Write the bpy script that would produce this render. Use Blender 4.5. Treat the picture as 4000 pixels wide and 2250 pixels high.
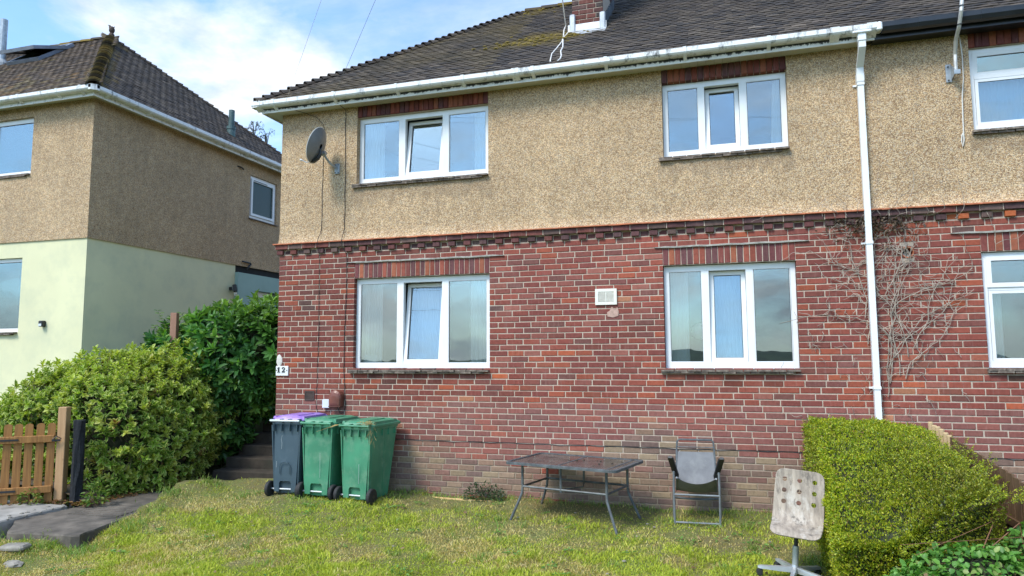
import bpy, math, random
import numpy as np
from mathutils import Matrix, Vector
random.seed(12); RNG = np.random.default_rng(12)
R = math.radians
for o in list(bpy.data.objects): bpy.data.objects.remove(o)
SC = bpy.context.scene
COL = SC.collection

# ------------------------------------------------------------------ camera
cam_d = bpy.data.cameras.new("camera"); cam = bpy.data.objects.new("camera", cam_d); COL.objects.link(cam)
YAW, PIT, ROL = R(16.713), R(5.548), R(-0.2846)
CAM = Vector((0, -8.9, 1.78))
_r = Vector((math.cos(YAW), math.sin(YAW), 0)); _f = Vector((-math.sin(YAW), math.cos(YAW), 0))
_F = _f*math.cos(PIT) + Vector((0, 0, math.sin(PIT))); _U = -_f*math.sin(PIT) + Vector((0, 0, math.cos(PIT)))
_R2 = _r*math.cos(ROL) + _U*math.sin(ROL); _U2 = -_r*math.sin(ROL) + _U*math.cos(ROL)
cam.matrix_world = Matrix(((_R2.x, _U2.x, -_F.x, CAM.x), (_R2.y, _U2.y, -_F.y, CAM.y), (_R2.z, _U2.z, -_F.z, CAM.z), (0, 0, 0, 1)))
cam_d.sensor_width = 36; cam_d.lens = 36*2731.5/4000; cam_d.clip_start = .1; cam_d.clip_end = 3000
SC.camera = cam

# ------------------------------------------------------------------ light
SUN_DIR = Vector((-0.42, -0.75, 1.05)).normalized()      # towards the sun
wd = bpy.data.worlds.new("World"); SC.world = wd; wd.use_nodes = True
nt = wd.node_tree; nt.nodes.clear()
def N(nt, t, **k):
    n = nt.nodes.new(t)
    for a, b in k.items(): setattr(n, a, b)
    return n
def L(nt, a, b): nt.links.new(a, b)
sky = N(nt, "ShaderNodeTexSky", sky_type='NISHITA', sun_disc=False, air_density=1.0, dust_density=1.2, ozone_density=1.2)
sky.sun_elevation = math.asin(SUN_DIR.z); sky.sun_rotation = math.atan2(SUN_DIR.x, SUN_DIR.y)
tc = N(nt, "ShaderNodeTexCoord")
sep = N(nt, "ShaderNodeSeparateXYZ"); L(nt, tc.outputs["Generated"], sep.inputs[0])
def MATH(nt, op, a, b=None, clamp=False):
    n = N(nt, "ShaderNodeMath", operation=op, use_clamp=clamp)
    for i, v in enumerate((a, b)):
        if v is None: continue
        if isinstance(v, (int, float)): n.inputs[i].default_value = v
        else: L(nt, v, n.inputs[i])
    return n.outputs[0]
def RAMP(nt, fac, stops, interp='LINEAR'):
    n = N(nt, "ShaderNodeValToRGB"); n.color_ramp.interpolation = interp
    while len(n.color_ramp.elements) < len(stops): n.color_ramp.elements.new(.5)
    for e, (p, c) in zip(n.color_ramp.elements, stops):
        e.position = p; e.color = (c if len(c) == 4 else (*c, 1)) if not isinstance(c, (int, float)) else (c, c, c, 1)
    L(nt, fac, n.inputs[0]); return n.outputs[0]
def NOISE(nt, vec, scale, detail=3, rough=.55, dist=0):
    n = N(nt, "ShaderNodeTexNoise"); n.inputs["Scale"].default_value = scale; n.inputs["Detail"].default_value = detail
    n.inputs["Roughness"].default_value = rough; n.inputs["Distortion"].default_value = dist
    if vec is not None: L(nt, vec, n.inputs["Vector"])
    return n.outputs["Fac"]
def MIX(nt, fac, a, b, mode='MIX'):
    n = N(nt, "ShaderNodeMixRGB", blend_type=mode)
    for i, v in zip((0, 1, 2), (fac, a, b)):
        if isinstance(v, (int, float)): n.inputs[i].default_value = v if i == 0 else (v, v, v, 1)
        elif isinstance(v, tuple): n.inputs[i].default_value = (*v, 1)
        else: L(nt, v, n.inputs[i])
    return n.outputs[0]
def MAPP(nt, vec, scale=(1, 1, 1), loc=(0, 0, 0), rot=(0, 0, 0)):
    n = N(nt, "ShaderNodeMapping"); n.inputs["Scale"].default_value = scale; n.inputs["Location"].default_value = loc
    n.inputs["Rotation"].default_value = rot; L(nt, vec, n.inputs["Vector"]); return n.outputs[0]
# clouds: the view direction projected on a flat layer, so that streaks draw together towards the horizon
den = MATH(nt, 'ADD', MATH(nt, 'MAXIMUM', sep.outputs[2], 0.0), 0.10)
cx = MATH(nt, 'DIVIDE', sep.outputs[0], den); cy = MATH(nt, 'DIVIDE', sep.outputs[1], den)
cmb = N(nt, "ShaderNodeCombineXYZ"); L(nt, cx, cmb.inputs[0]); L(nt, cy, cmb.inputs[1])
v1 = MAPP(nt, cmb.outputs[0], (.55, 1.15, 1), (3.1, 1.7, 0), (0, 0, R(28)))
c1 = RAMP(nt, NOISE(nt, v1, 1.5, 9, .62, .5), [(.42, 0), (.72, 1)])
v2 = MAPP(nt, tc.outputs["Generated"], (1, 1, 2.1), (5.3, 2.2, .4))
low = RAMP(nt, sep.outputs[2], [(.0, 1), (.20, .70), (.40, .30), (.62, .05)])
c2 = RAMP(nt, MATH(nt, 'ADD', NOISE(nt, v2, 3.0, 9, .58, .25), MATH(nt, 'MULTIPLY', low, .14)), [(.54, 0), (.74, 1)])
cl = MATH(nt, 'MAXIMUM', MATH(nt, 'MULTIPLY', c1, RAMP(nt, sep.outputs[2], [(.40, .60), (.62, .22)])), MATH(nt, 'MULTIPLY', c2, .95), True)
cl = MATH(nt, 'MAXIMUM', cl, MATH(nt, 'MULTIPLY', low, .28), True)
ccol = MIX(nt, RAMP(nt, NOISE(nt, v2, 5.2, 8, .6), [(.36, 0), (.66, 1)]), (2.2, 2.5, 2.85), (4.7, 4.65, 4.5))
skyc = MIX(nt, 1.0, sky.outputs[0], (.74, 1.0, 1.18), 'MULTIPLY')
fin = MIX(nt, cl, skyc, ccol)
bg = N(nt, "ShaderNodeBackground"); bg.inputs[1].default_value = 0.15; L(nt, fin, bg.inputs[0])
wo = N(nt, "ShaderNodeOutputWorld"); L(nt, bg.outputs[0], wo.inputs[0])
sun_d = bpy.data.lights.new("sun", 'SUN'); sun_d.energy = 1.75; sun_d.angle = R(18); sun_d.color = (1, .94, .84)
sun = bpy.data.objects.new("sun", sun_d); COL.objects.link(sun)
sun.rotation_euler = SUN_DIR.to_track_quat('Z', 'Y').to_euler(); sun.location = SUN_DIR*60
SC.view_settings.view_transform = 'Standard'; SC.view_settings.look = 'None'
SC.view_settings.exposure = 1.08; SC.view_settings.gamma = 1; SC.view_settings.use_curve_mapping = False
SC.cycles.max_bounces = 8; SC.cycles.transparent_max_bounces = 12; SC.cycles.caustics_reflective = False; SC.cycles.caustics_refractive = False

# ------------------------------------------------------------------ mesh helpers
class MB:
    """collects verts and faces in world coordinates; build() links them as ONE mesh object"""
    def __init__(s): s.v = []; s.f = []; s.c = []
    def add(s, vs, fs, col=None):
        b = len(s.v); s.v += [tuple(p) for p in vs]; s.f += [tuple(i+b for i in f) for f in fs]
        if col is not None: s.c += [col]*len(vs)
        return s
    def box(s, x0, y0, z0, x1, y1, z1, M=None):
        vs = [Vector(p) for p in ((x0,y0,z0),(x1,y0,z0),(x1,y1,z0),(x0,y1,z0),(x0,y0,z1),(x1,y0,z1),(x1,y1,z1),(x0,y1,z1))]
        if M is not None: vs = [M @ p for p in vs]
        return s.add(vs, [(0,3,2,1),(4,5,6,7),(0,1,5,4),(1,2,6,5),(2,3,7,6),(3,0,4,7)])
    def bevbox(s, x0, y0, z0, x1, y1, z1, b=.005, M=None):
        """box with its long edges chamfered (prism of an octagon along z, end caps inset)"""
        rings = []
        for z, i in ((z0, b), (z0+b, 0), (z1-b, 0), (z1, b)):
            a0, a1, c0, c1 = x0+i, x1-i, y0+i, y1-i; q = b
            rings.append([(a0+q,c0,z),(a1-q,c0,z),(a1,c0+q,z),(a1,c1-q,z),(a1-q,c1,z),(a0+q,c1,z),(a0,c1-q,z),(a0,c0+q,z)])
        return s.loft(rings, M=M)
    def loft(s, rings, cap=True, M=None, closed=True):
        n = len(rings[0]); vs = [Vector(p) for r in rings for p in r]
        if M is not None: vs = [M @ p for p in vs]
        fs = []
        for i in range(len(rings)-1):
            for j in range(n if closed else n-1):
                k = (j+1) % n; fs.append((i*n+j, i*n+k, (i+1)*n+k, (i+1)*n+j))
        if cap: fs.append(tuple(range(n-1, -1, -1))); fs.append(tuple((len(rings)-1)*n+j for j in range(n)))
        return s.add(vs, fs)
    def tube(s, pts, r, n=6, M=None, cap=True):
        pts = [Vector(p) for p in pts]
        if M is not None: pts = [M @ p for p in pts]
        rs = r if isinstance(r, (list, tuple)) else [r]*len(pts)
        T = [((pts[min(i+1, len(pts)-1)]-pts[max(i-1, 0)])).normalized() for i in range(len(pts))]
        up = Vector((0, 0, 1)) if abs(T[0].z) < .9 else Vector((1, 0, 0))
        a = T[0].cross(up).normalized(); rings = []
        for p, t, q in zip(pts, T, rs):
            a = (a - t*a.dot(t)).normalized(); b = t.cross(a)
            rings.append([p + (a*math.cos(2*math.pi*j/n) + b*math.sin(2*math.pi*j/n))*q for j in range(n)])
        return s.loft(rings, cap)
    def lathe(s, prof, n=20, M=None, cap=True):
        return s.loft([[(r*math.cos(2*math.pi*j/n), r*math.sin(2*math.pi*j/n), z) for j in range(n)] for r, z in prof], cap, M)
    def prism(s, poly, d0, d1, axis='y', M=None):
        """polygon (two coordinates) extruded along axis"""
        f = {'y': lambda a, b, d: (a, d, b), 'x': lambda a, b, d: (d, a, b), 'z': lambda a, b, d: (a, b, d)}[axis]
        n = len(poly); vs = [Vector(f(a, b, d)) for d in (d0, d1) for a, b in poly]
        if M is not None: vs = [M @ p for p in vs]
        return s.add(vs, [tuple(range(n)), tuple(range(2*n-1, n-1, -1))] + [(j, j+n, (j+1) % n+n, (j+1) % n) for j in range(n)])
    def build(s, name, mat, parent=None, smooth=False, **kw):
        return link_np(name, np.array(s.v, float), s.f, mat, parent, smooth, cols=np.array(s.c, float) if s.c else None, **kw)

WM = {}                                                   # world matrices of what is built
def world(o): return WM.get(o, Matrix())
def place(o, M, parent=None):
    if parent is not None:
        o.parent = parent; o.matrix_parent_inverse = Matrix(); o.matrix_basis = world(parent).inverted() @ M
    else: o.matrix_basis = M
    WM[o] = M
def mesh_np(name, V, F, cols=None, smooth=False):
    me = bpy.data.meshes.new(name); V = np.asarray(V, np.float32)
    if isinstance(F, np.ndarray):
        k = F.shape[1]; me.vertices.add(len(V)); me.vertices.foreach_set("co", V.ravel())
        me.loops.add(F.size); me.loops.foreach_set("vertex_index", F.ravel().astype(np.int32))
        me.polygons.add(len(F)); me.polygons.foreach_set("loop_start", np.arange(0, F.size, k, dtype=np.int32))
        me.update(calc_edges=True)
    else: me.from_pydata([tuple(map(float, p)) for p in V], [], F)
    if cols is not None:
        cols = np.asarray(cols, np.float32)
        if cols.shape[1] == 3: cols = np.hstack([cols, np.ones((len(cols), 1), np.float32)])
        a = me.color_attributes.new("Col", 'FLOAT_COLOR', 'POINT'); a.data.foreach_set("color", cols.ravel())
    if not isinstance(F, np.ndarray):
        import bmesh
        bm = bmesh.new(); bm.from_mesh(me); bmesh.ops.recalc_face_normals(bm, faces=bm.faces); bm.to_mesh(me); bm.free()
    if smooth: me.polygons.foreach_set("use_smooth", [True]*len(me.polygons))
    return me
def tagp(o, **k):
    for a, b in k.items():
        if b is not None: o[{'cat': 'category'}.get(a, a)] = b
    return o
def link_np(name, V, F, mat, parent=None, smooth=False, cols=None, M=None, local=False, **tags):
    V = np.asarray(V, float)
    if not local:                                        # verts are in world space: put the origin at the base of the piece
        base = np.array([(V[:,0].min()+V[:,0].max())/2, (V[:,1].min()+V[:,1].max())/2, V[:,2].min()]); V = V-base
        T = Matrix.Translation(Vector(base)); M = T if M is None else M @ T
    me = mesh_np(name, V, F, cols, smooth)
    me.materials.append(mat)
    o = bpy.data.objects.new(name, me); COL.objects.link(o); place(o, M or Matrix(), parent)
    return tagp(o, **tags)
def inst(name, me, M, parent=None, color=None, **tags):
    o = bpy.data.objects.new(name, me); COL.objects.link(o); place(o, M, parent)
    if color is not None: o.color = (*color[:3], 1)
    return tagp(o, **tags)
def empty(name, loc, label=None, cat=None, group=None, kind=None, rz=0, M=None):
    o = bpy.data.objects.new(name, None); o.empty_display_size = .1; COL.objects.link(o)
    place(o, M if M is not None else Matrix.Translation(Vector(loc)) @ Matrix.Rotation(rz, 4, 'Z'))
    return tagp(o, label=label, cat=cat, group=group, kind=kind)
def copy_tree(o, M, parent=None):
    c = o.copy(); COL.objects.link(c); place(c, M, parent)
    for ch in [x for x in WM if x.parent == o]: copy_tree(ch, M @ (world(o).inverted() @ world(ch)), c)
    return c
def scatter(name, parent, meshes, items, mat, mat_stuff, limit=300):
    """items: (matrix, colour, variant). The `limit` that show largest become single parts, the rest one stuff part."""
    def size(it):
        p = it[0].translation; s = it[0].to_scale(); v = p-CAM; q = v.dot(_F)
        if q < .1: return 0
        a, b = v.dot(_R2)/q/.7322*2, v.dot(_U2)/q/.7322*2*16/9   # inside the frame first
        out = 1 if abs(a) < 2.02 and abs(b) < 2.02 else .02
        return out*s.x*s.z/v.length_squared
    order = sorted(range(len(items)), key=lambda i: -size(items[i]))
    for me in meshes:
        if not me.materials: me.materials.append(mat)
    for i in order[:limit]:
        M, c, k = items[i]; inst(name, meshes[k], M, parent, c)
    rest = order[limit:]
    if rest:
        T = [(np.array([v.co[:] for v in me.vertices]), [tuple(p.vertices) for p in me.polygons]) for me in meshes]
        Vs, Fs, Cs, b = [], [], [], 0
        for i in rest:
            M, c, k = items[i]; v, f = T[k]; A = np.array(M)
            Vs.append(v @ A[:3,:3].T + A[:3,3]); Fs += [tuple(q+b for q in x) for x in f]; Cs.append(np.tile(c[:3], (len(v), 1))); b += len(v)
        link_np(name, np.vstack(Vs), Fs, mat_stuff, parent, cols=np.vstack(Cs), kind='stuff')
def vnoise(P, s=1.0, seed=0, n=7):
    g = np.random.default_rng(seed); out = np.zeros(len(P))
    for i in range(n):
        k = g.normal(size=3); k = k/np.linalg.norm(k)*s*(1.0+.55*i); out += np.sin(P @ k + g.uniform(0, 6.28))/(1+.35*i)
    return out/2.4
def Y0(*a): return Matrix.Translation(Vector(a))
# ------------------------------------------------------------------ materials
def new_mat(name):
    m = bpy.data.materials.new(name); m.use_nodes = True; t = m.node_tree
    b = t.nodes["Principled BSDF"]; return m, t, b
def pos(t): return N(t, "ShaderNodeNewGeometry").outputs["Position"]
def bump(t, b, h, strength=.4, dist=.01):
    n = N(t, "ShaderNodeBump"); n.inputs["Strength"].default_value = strength; n.inputs["Distance"].default_value = dist
    L(t, h, n.inputs["Height"]); L(t, n.outputs[0], b.inputs["Normal"])
def simple(name, c, rough=.55, metal=0, var=.18, vs=6, bs=0, bst=.3, spec=.5, stain=None, ss=3, sth=(.55, .7), bd=.004, local=False):
    m, t, b = new_mat(name); p = N(t, "ShaderNodeTexCoord").outputs["Object"] if local else pos(t)
    lo = tuple(x*(1-var) for x in c); hi = tuple(min(1, x*(1+var)) for x in c)
    col = MIX(t, RAMP(t, NOISE(t, p, vs, 5), [(.3, 0), (.7, 1)]), lo, hi)
    if stain: col = MIX(t, RAMP(t, NOISE(t, p, ss, 8, .65), [(sth[0], 0), (sth[1], 1)]), col, stain)
    L(t, col, b.inputs["Base Color"]); b.inputs["Roughness"].default_value = rough; b.inputs["Metallic"].default_value = metal
    b.inputs["Specular IOR Level"].default_value = spec
    if bs: bump(t, b, NOISE(t, p, bs, 4), bst, bd)
    return m
def piece_mats(name, build):
    """the same look twice: colour from the object (single pieces) or from the mesh (joined pieces)"""
    out = []
    for src in ("obj", "attr"):
        m, t, b = new_mat(name if src == "obj" else name+"_joined")
        if src == "obj": c = N(t, "ShaderNodeObjectInfo").outputs["Color"]
        else: c = N(t, "ShaderNodeVertexColor", layer_name="Col").outputs["Color"]
        build(t, b, c); out.append(m)
    return out
def _brick(t, b, c):
    p = pos(t); n1 = NOISE(t, p, 26, 6, .65)
    col = MIX(t, 1, c, RAMP(t, n1, [(.25, .70), (.5, 1.0), (.78, 1.22)]), 'MULTIPLY')
    sx = MAPP(t, p, (34, 34, 3)); st = RAMP(t, NOISE(t, sx, 1.0, 3), [(.56, 0), (.72, .26)])
    col = MIX(t, st, col, (.33, .20, .17))                                              # pale vertical drag marks of the wire cut face
    wsh = RAMP(t, NOISE(t, p, 1.6, 6, .7), [(.54, 0), (.76, .22)])
    col = MIX(t, wsh, col, (.38, .22, .19))                                              # lime bloom
    L(t, col, b.inputs["Base Color"]); b.inputs["Roughness"].default_value = .85; b.inputs["Specular IOR Level"].default_value = .25
    bump(t, b, NOISE(t, p, 160, 5, .7), .5, .003)
BRICK, BRICK_J = piece_mats("brick", _brick)
def _tile(t, b, c):
    p = pos(t)
    col = MIX(t, 1, c, RAMP(t, NOISE(t, p, 30, 6, .7), [(.25, .6), (.5, 1.0), (.8, 1.4)]), 'MULTIPLY')
    L(t, MIX(t, RAMP(t, NOISE(t, p, 60, 4, .7), [(.62, 0), (.70, .5)]), col, (.20, .185, .14)), b.inputs["Base Color"])
    b.inputs["Roughness"].default_value = .9; b.inputs["Specular IOR Level"].default_value = .2
    bump(t, b, NOISE(t, p, 110, 5, .7), .6, .005)
TILE, TILE_J = piece_mats("roof_tile", _tile)
def _leaf(margin, mcol, thr=.62, rough=.42, trans=.35):
    def f(t, b, c):
        col = c
        if margin:
            a = N(t, "ShaderNodeVertexColor", layer_name="Col").outputs["Alpha"]
            nz = MATH(t, 'ADD', a, MATH(t, 'MULTIPLY', NOISE(t, pos(t), 60, 2), .25))
            col = MIX(t, RAMP(t, nz, [(thr, 0), (thr+.1, 1)]), c, mcol)
        L(t, col, b.inputs["Base Color"]); b.inputs["Roughness"].default_value = rough; b.inputs["Specular IOR Level"].default_value = .35
        tr = N(t, "ShaderNodeBsdfTranslucent"); L(t, MIX(t, 1, col, (1.1, 1.25, .5), 'MULTIPLY'), tr.inputs[0])
        mx = N(t, "ShaderNodeMixShader"); mx.inputs[0].default_value = trans
        L(t, b.outputs[0], mx.inputs[1]); L(t, tr.outputs[0], mx.inputs[2])
        L(t, mx.outputs[0], t.nodes["Material Output"].inputs[0])
    return f
LEAF, LEAF_J = piece_mats("leaf", _leaf(False, None))
_, VLEAF_J = piece_mats("variegated_leaf", _leaf(True, (.58, .62, .19), .80, .45))
_, GRASS_J = piece_mats("grass_blade", _leaf(False, None, rough=.6, trans=.3))

def _pebble(name, tint):
    m, t, b = new_mat(name); p = pos(t)
    vo = N(t, "ShaderNodeTexVoronoi"); vo.inputs["Scale"].default_value = 100; L(t, p, vo.inputs["Vector"])
    g = N(t, "ShaderNodeSeparateColor"); L(t, vo.outputs["Color"], g.inputs[0])
    k = tint
    col = RAMP(t, g.outputs[0], [(0, tuple(x*k for x in (.25,.165,.10))), (.2, tuple(x*k for x in (.36,.245,.14))), (.42, tuple(x*k for x in (.46,.335,.20))), (.62, tuple(x*k for x in (.55,.43,.285))), (.82, tuple(x*k for x in (.42,.35,.27))), (1, tuple(x*k for x in (.74,.66,.53)))], 'CONSTANT')
    gap = RAMP(t, vo.outputs["Distance"], [(.30, 1.0), (.66, .62)])
    col = MIX(t, 1, col, gap, 'MULTIPLY')
    col = MIX(t, 1, col, RAMP(t, NOISE(t, p, 9, 5, .7), [(.28, .82), (.5, 1.0), (.75, 1.15)]), 'MULTIPLY')
    col = MIX(t, 1, col, RAMP(t, NOISE(t, p, .8, 5, .6), [(.3, .86), (.7, 1.1)]), 'MULTIPLY')
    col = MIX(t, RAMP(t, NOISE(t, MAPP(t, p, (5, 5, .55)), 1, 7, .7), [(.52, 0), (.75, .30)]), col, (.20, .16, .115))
    xz = N(t, "ShaderNodeSeparateXYZ"); L(t, p, xz.inputs[0]); stain = None
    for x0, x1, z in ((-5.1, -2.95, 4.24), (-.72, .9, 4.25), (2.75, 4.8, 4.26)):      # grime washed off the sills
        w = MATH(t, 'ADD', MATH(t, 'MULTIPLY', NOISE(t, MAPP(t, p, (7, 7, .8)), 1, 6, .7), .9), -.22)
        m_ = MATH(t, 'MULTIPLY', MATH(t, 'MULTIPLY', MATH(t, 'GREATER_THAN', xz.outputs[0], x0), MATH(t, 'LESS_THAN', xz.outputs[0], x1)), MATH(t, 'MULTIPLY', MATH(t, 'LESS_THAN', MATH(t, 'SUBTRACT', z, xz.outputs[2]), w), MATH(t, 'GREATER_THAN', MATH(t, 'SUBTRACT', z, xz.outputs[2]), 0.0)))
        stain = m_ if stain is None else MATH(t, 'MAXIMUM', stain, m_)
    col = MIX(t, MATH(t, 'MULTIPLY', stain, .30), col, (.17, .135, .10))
    col = MIX(t, 1, col, (1.04, .985, .91), 'MULTIPLY')
    L(t, col, b.inputs["Base Color"]); b.inputs["Roughness"].default_value = .8; b.inputs["Specular IOR Level"].default_value = .3
    h = MATH(t, 'ADD', MATH(t, 'MULTIPLY', vo.outputs["Distance"], -1.0), MATH(t, 'MULTIPLY', NOISE(t, p, 14, 4), .6))
    bump(t, b, h, .7, .012); return m
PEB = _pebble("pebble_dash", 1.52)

m, t, b = new_mat("mortar"); p = pos(t); MORTAR = m
sz = N(t, "ShaderNodeSeparateXYZ"); L(t, p, sz.inputs[0])
damp = MATH(t, 'ADD', sz.outputs[2], MATH(t, 'MULTIPLY', NOISE(t, p, 1.3, 5), .8))
dk = RAMP(t, damp, [(.62, 1), (1.16, 0)])
col = MIX(t, RAMP(t, NOISE(t, p, 12, 6, .7), [(.3, 0), (.7, 1)]), (.40, .318, .245), (.54, .445, .355))
col = MIX(t, dk, col, (.29, .225, .165)); L(t, col, b.inputs["Base Color"]); b.inputs["Roughness"].default_value = .95
bump(t, b, NOISE(t, p, 90, 5, .7), .6, .004)

def _upvc(name, c, dirt, th=(.56, .68), sc=7, streak=True):
    m, t, b = new_mat(name); p = pos(t)
    v = MAPP(t, p, (sc, sc, sc*(.35 if streak else 1)))
    a = RAMP(t, NOISE(t, v, 1.0, 9, .74), [(th[0], 0), (th[1], 1)])
    a = MATH(t, 'MULTIPLY', a, RAMP(t, NOISE(t, p, 1.1, 3), [(.36, .1), (.6, 1)]))
    col = MIX(t, a, c, dirt); col = MIX(t, RAMP(t, NOISE(t, p, 3, 4), [(.4, 0), (.75, .22)]), col, (.50, .48, .42))
    L(t, col, b.inputs["Base Color"]); b.inputs["Roughness"].default_value = .35; return m
UPVC = _upvc("white_upvc", (.80, .81, .81), (.50, .49, .45), (.66, .82))
GUTTER = _upvc("weathered_white_gutter", (.80, .80, .79), (.06, .06, .055), (.53, .66), 10)
FASCIA = _upvc("peeling_white_paint", (.74, .73, .69), (.03, .028, .024), (.54, .62), 14, False)
m, t, b = new_mat("black_topped_fascia_paint"); FASCIA1 = m; p = pos(t); sz = N(t, "ShaderNodeSeparateXYZ"); L(t, p, sz.inputs[0])
k = MATH(t, "ADD", MATH(t, "MULTIPLY", MATH(t, "SUBTRACT", sz.outputs[2], 5.41), 13.0), MATH(t, "MULTIPLY", MATH(t, "SUBTRACT", NOISE(t, MAPP(t, p, (16, 16, 9)), 1, 8, .75), .5), 2.2))  # turns black towards the top edge behind the gutter, ragged with noise
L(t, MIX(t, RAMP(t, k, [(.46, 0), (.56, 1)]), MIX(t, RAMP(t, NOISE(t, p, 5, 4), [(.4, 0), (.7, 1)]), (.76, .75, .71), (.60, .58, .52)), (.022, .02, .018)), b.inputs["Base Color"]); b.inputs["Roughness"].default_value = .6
SOFFIT = _upvc("old_cream_paint", (.62, .60, .53), (.20, .18, .14), (.60, .78), 5, False)
BLACKPVC = simple("black_pvc", (.016, .018, .022), .33, var=.4, vs=3, stain=(.10, .10, .10), ss=5, sth=(.66, .85))
CREAM = simple("cream_render", (.68, .65, .41), .8, var=.05, vs=1.2, bs=70, bst=.15, stain=(.50, .51, .35), ss=1.6, sth=(.46, .85))
TURQ = simple("turquoise_render", (.30, .43, .385), .8, var=.08, vs=2, bs=60, bst=.15)
LEAD = simple("lead_sheet", (.43, .45, .47), .5, .3, var=.25, vs=7, stain=(.66, .67, .68), ss=6)
LEADSTRIP = simple("grey_mortar_strip", (.36, .34, .30), .8, var=.35, vs=14, bs=60, bst=.6)
CREASE = simple("orange_creasing_tile", (.48, .15, .07), .85, var=.25, vs=8, bs=60)
SILLT = simple("weathered_sill_tile", (.16, .125, .10), .9, var=.45, vs=20, bs=70, bst=.5, stain=(.36, .32, .26), ss=20, sth=(.55, .75))
SEAL = simple("black_seal", (.02, .02, .022), .6)
DARK = simple("dark_void", (.012, .012, .012), .9)
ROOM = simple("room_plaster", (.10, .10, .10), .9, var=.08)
WOODIN = simple("dark_roof_deck", (.03, .026, .022), .95)
m, t, b = new_mat("window_glass"); GLASS = m
gl = N(t, "ShaderNodeBsdfGlossy"); gl.inputs["Roughness"].default_value = .004; gl.inputs[0].default_value = (.86, .96, 1, 1)
tr = N(t, "ShaderNodeBsdfTransparent"); tr.inputs[0].default_value = (.90, .95, .95, 1)
lw = N(t, "ShaderNodeLayerWeight"); lw.inputs[0].default_value = .35
mx = N(t, "ShaderNodeMixShader"); L(t, MATH(t, 'ADD', MATH(t, 'MULTIPLY', lw.outputs["Fresnel"], .8), .145, True), mx.inputs[0])
bmp = N(t, "ShaderNodeBump"); bmp.inputs["Strength"].default_value = .035; bmp.inputs["Distance"].default_value = .02
L(t, NOISE(t, pos(t), 2.2, 2), bmp.inputs["Height"]); L(t, bmp.outputs[0], gl.inputs["Normal"])
L(t, tr.outputs[0], mx.inputs[1]); L(t, gl.outputs[0], mx.inputs[2]); L(t, mx.outputs[0], t.nodes["Material Output"].inputs[0])
m, t, b = new_mat("frosted_glass"); FROST = m
b.inputs["Base Color"].default_value = (.014, .05, .05, 1); b.inputs["Roughness"].default_value = .22; b.inputs["Specular IOR Level"].default_value = .3; bump(t, b, NOISE(t, MAPP(t, pos(t), (1, 60, 12)), 1.0, 3), .5, .01)
m, t, b = new_mat("net_curtain"); NET = m
b.inputs["Base Color"].default_value = (.88, .91, .91, 1); b.inputs["Roughness"].default_value = .9
tl = N(t, "ShaderNodeBsdfTranslucent"); tl.inputs[0].default_value = (.8, .84, .84, 1); mx = N(t, "ShaderNodeMixShader"); mx.inputs[0].default_value = .4
L(t, b.outputs[0], mx.inputs[1]); L(t, tl.outputs[0], mx.inputs[2]); L(t, mx.outputs[0], t.nodes["Material Output"].inputs[0])
CONC = simple("path_concrete", (.125, .104, .082), .9, var=.4, vs=5, bs=50, bst=.5, stain=(.048, .042, .033), ss=2.2, sth=(.48, .66))
CONC2 = simple("pale_concrete", (.30, .28, .25), .9, var=.25, vs=6, bs=50, bst=.4, stain=(.15, .14, .12), ss=4)
STEPC = simple("mossy_dark_concrete", (.040, .031, .022), .95, var=.4, vs=7, bs=50, bst=.6, stain=(.03, .033, .02), ss=3)
SOIL = simple("soil", (.075, .055, .036), 1, var=.45, vs=9, bs=40, bst=.8, stain=(.12, .075, .035), ss=12, sth=(.5, .7))
STONE = simple("stone", (.26, .235, .195), .9, var=.25, vs=9, bs=40, bst=.7)
GREENB = simple("green_bin_plastic", (.048, .215, .115), .48, var=.22, vs=2.5, bs=240, bst=.10, stain=(.14, .27, .17), ss=7, sth=(.50, .80), local=False)
NAVYB = simple("slate_blue_bin_plastic", (.046, .076, .098), .45, var=.14, vs=3, bs=240, bst=.10, stain=(.09, .12, .145), ss=6, sth=(.6, .85))
PURPLE = simple("purple_bin_lid", (.30, .17, .52), .4, var=.12, vs=4, stain=(.5, .4, .66), ss=5, sth=(.5, .8))
RUBBER = simple("black_rubber", (.018, .018, .018), .75, var=.3, vs=10)
AXLE = simple("zinc_axle", (.62, .63, .62), .35, .5, var=.1)
SCUFF = simple("pale_scuff", (.52, .54, .52), .7)
TBLM = simple("grey_painted_steel", (.095, .105, .11), .5, .15, var=.4, vs=14, stain=(.20, .19, .17), ss=11, sth=(.55, .75))
CHRM = simple("light_grey_painted_steel", (.17, .185, .195), .45, .2, var=.25, vs=10)
CHRB = simple("black_plastic_arm", (.022, .022, .024), .45)
FABR = simple("grey_mesh_fabric", (.19, .19, .195), .8, var=.15, vs=9, bs=260, bst=.25, stain=(.27, .27, .265), ss=5, sth=(.5, .75))
ALU = simple("brushed_aluminium", (.50, .52, .53), .4, .55, var=.15, vs=7)
m, t, b = new_mat("weathered_plywood"); PLY = m
p = N(t, "ShaderNodeTexCoord").outputs["Object"]; gr = NOISE(t, MAPP(t, p, (26, 8, 3)), 1, 6, .7)
col = MIX(t, RAMP(t, gr, [(.3, 0), (.68, 1)]), (.19, .155, .125), (.47, .39, .305))
col = MIX(t, RAMP(t, NOISE(t, MAPP(t, p, (9, 9, 4)), 1, 8, .72), [(.52, 0), (.68, .8)]), col, (.54, .49, .42))
col = MIX(t, RAMP(t, NOISE(t, MAPP(t, p, (14, 14, 7)), 1, 6, .7), [(.55, 0), (.68, .85)]), col, (.10, .085, .07))
L(t, col, b.inputs["Base Color"]); b.inputs["Roughness"].default_value = .85; bump(t, b, gr, .4, .004)
m, t, b = new_mat("dusty_table_glass"); TGLASS = m
b.inputs["Base Color"].default_value = (.055, .05, .048, 1); b.inputs["Roughness"].default_value = .10
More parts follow.
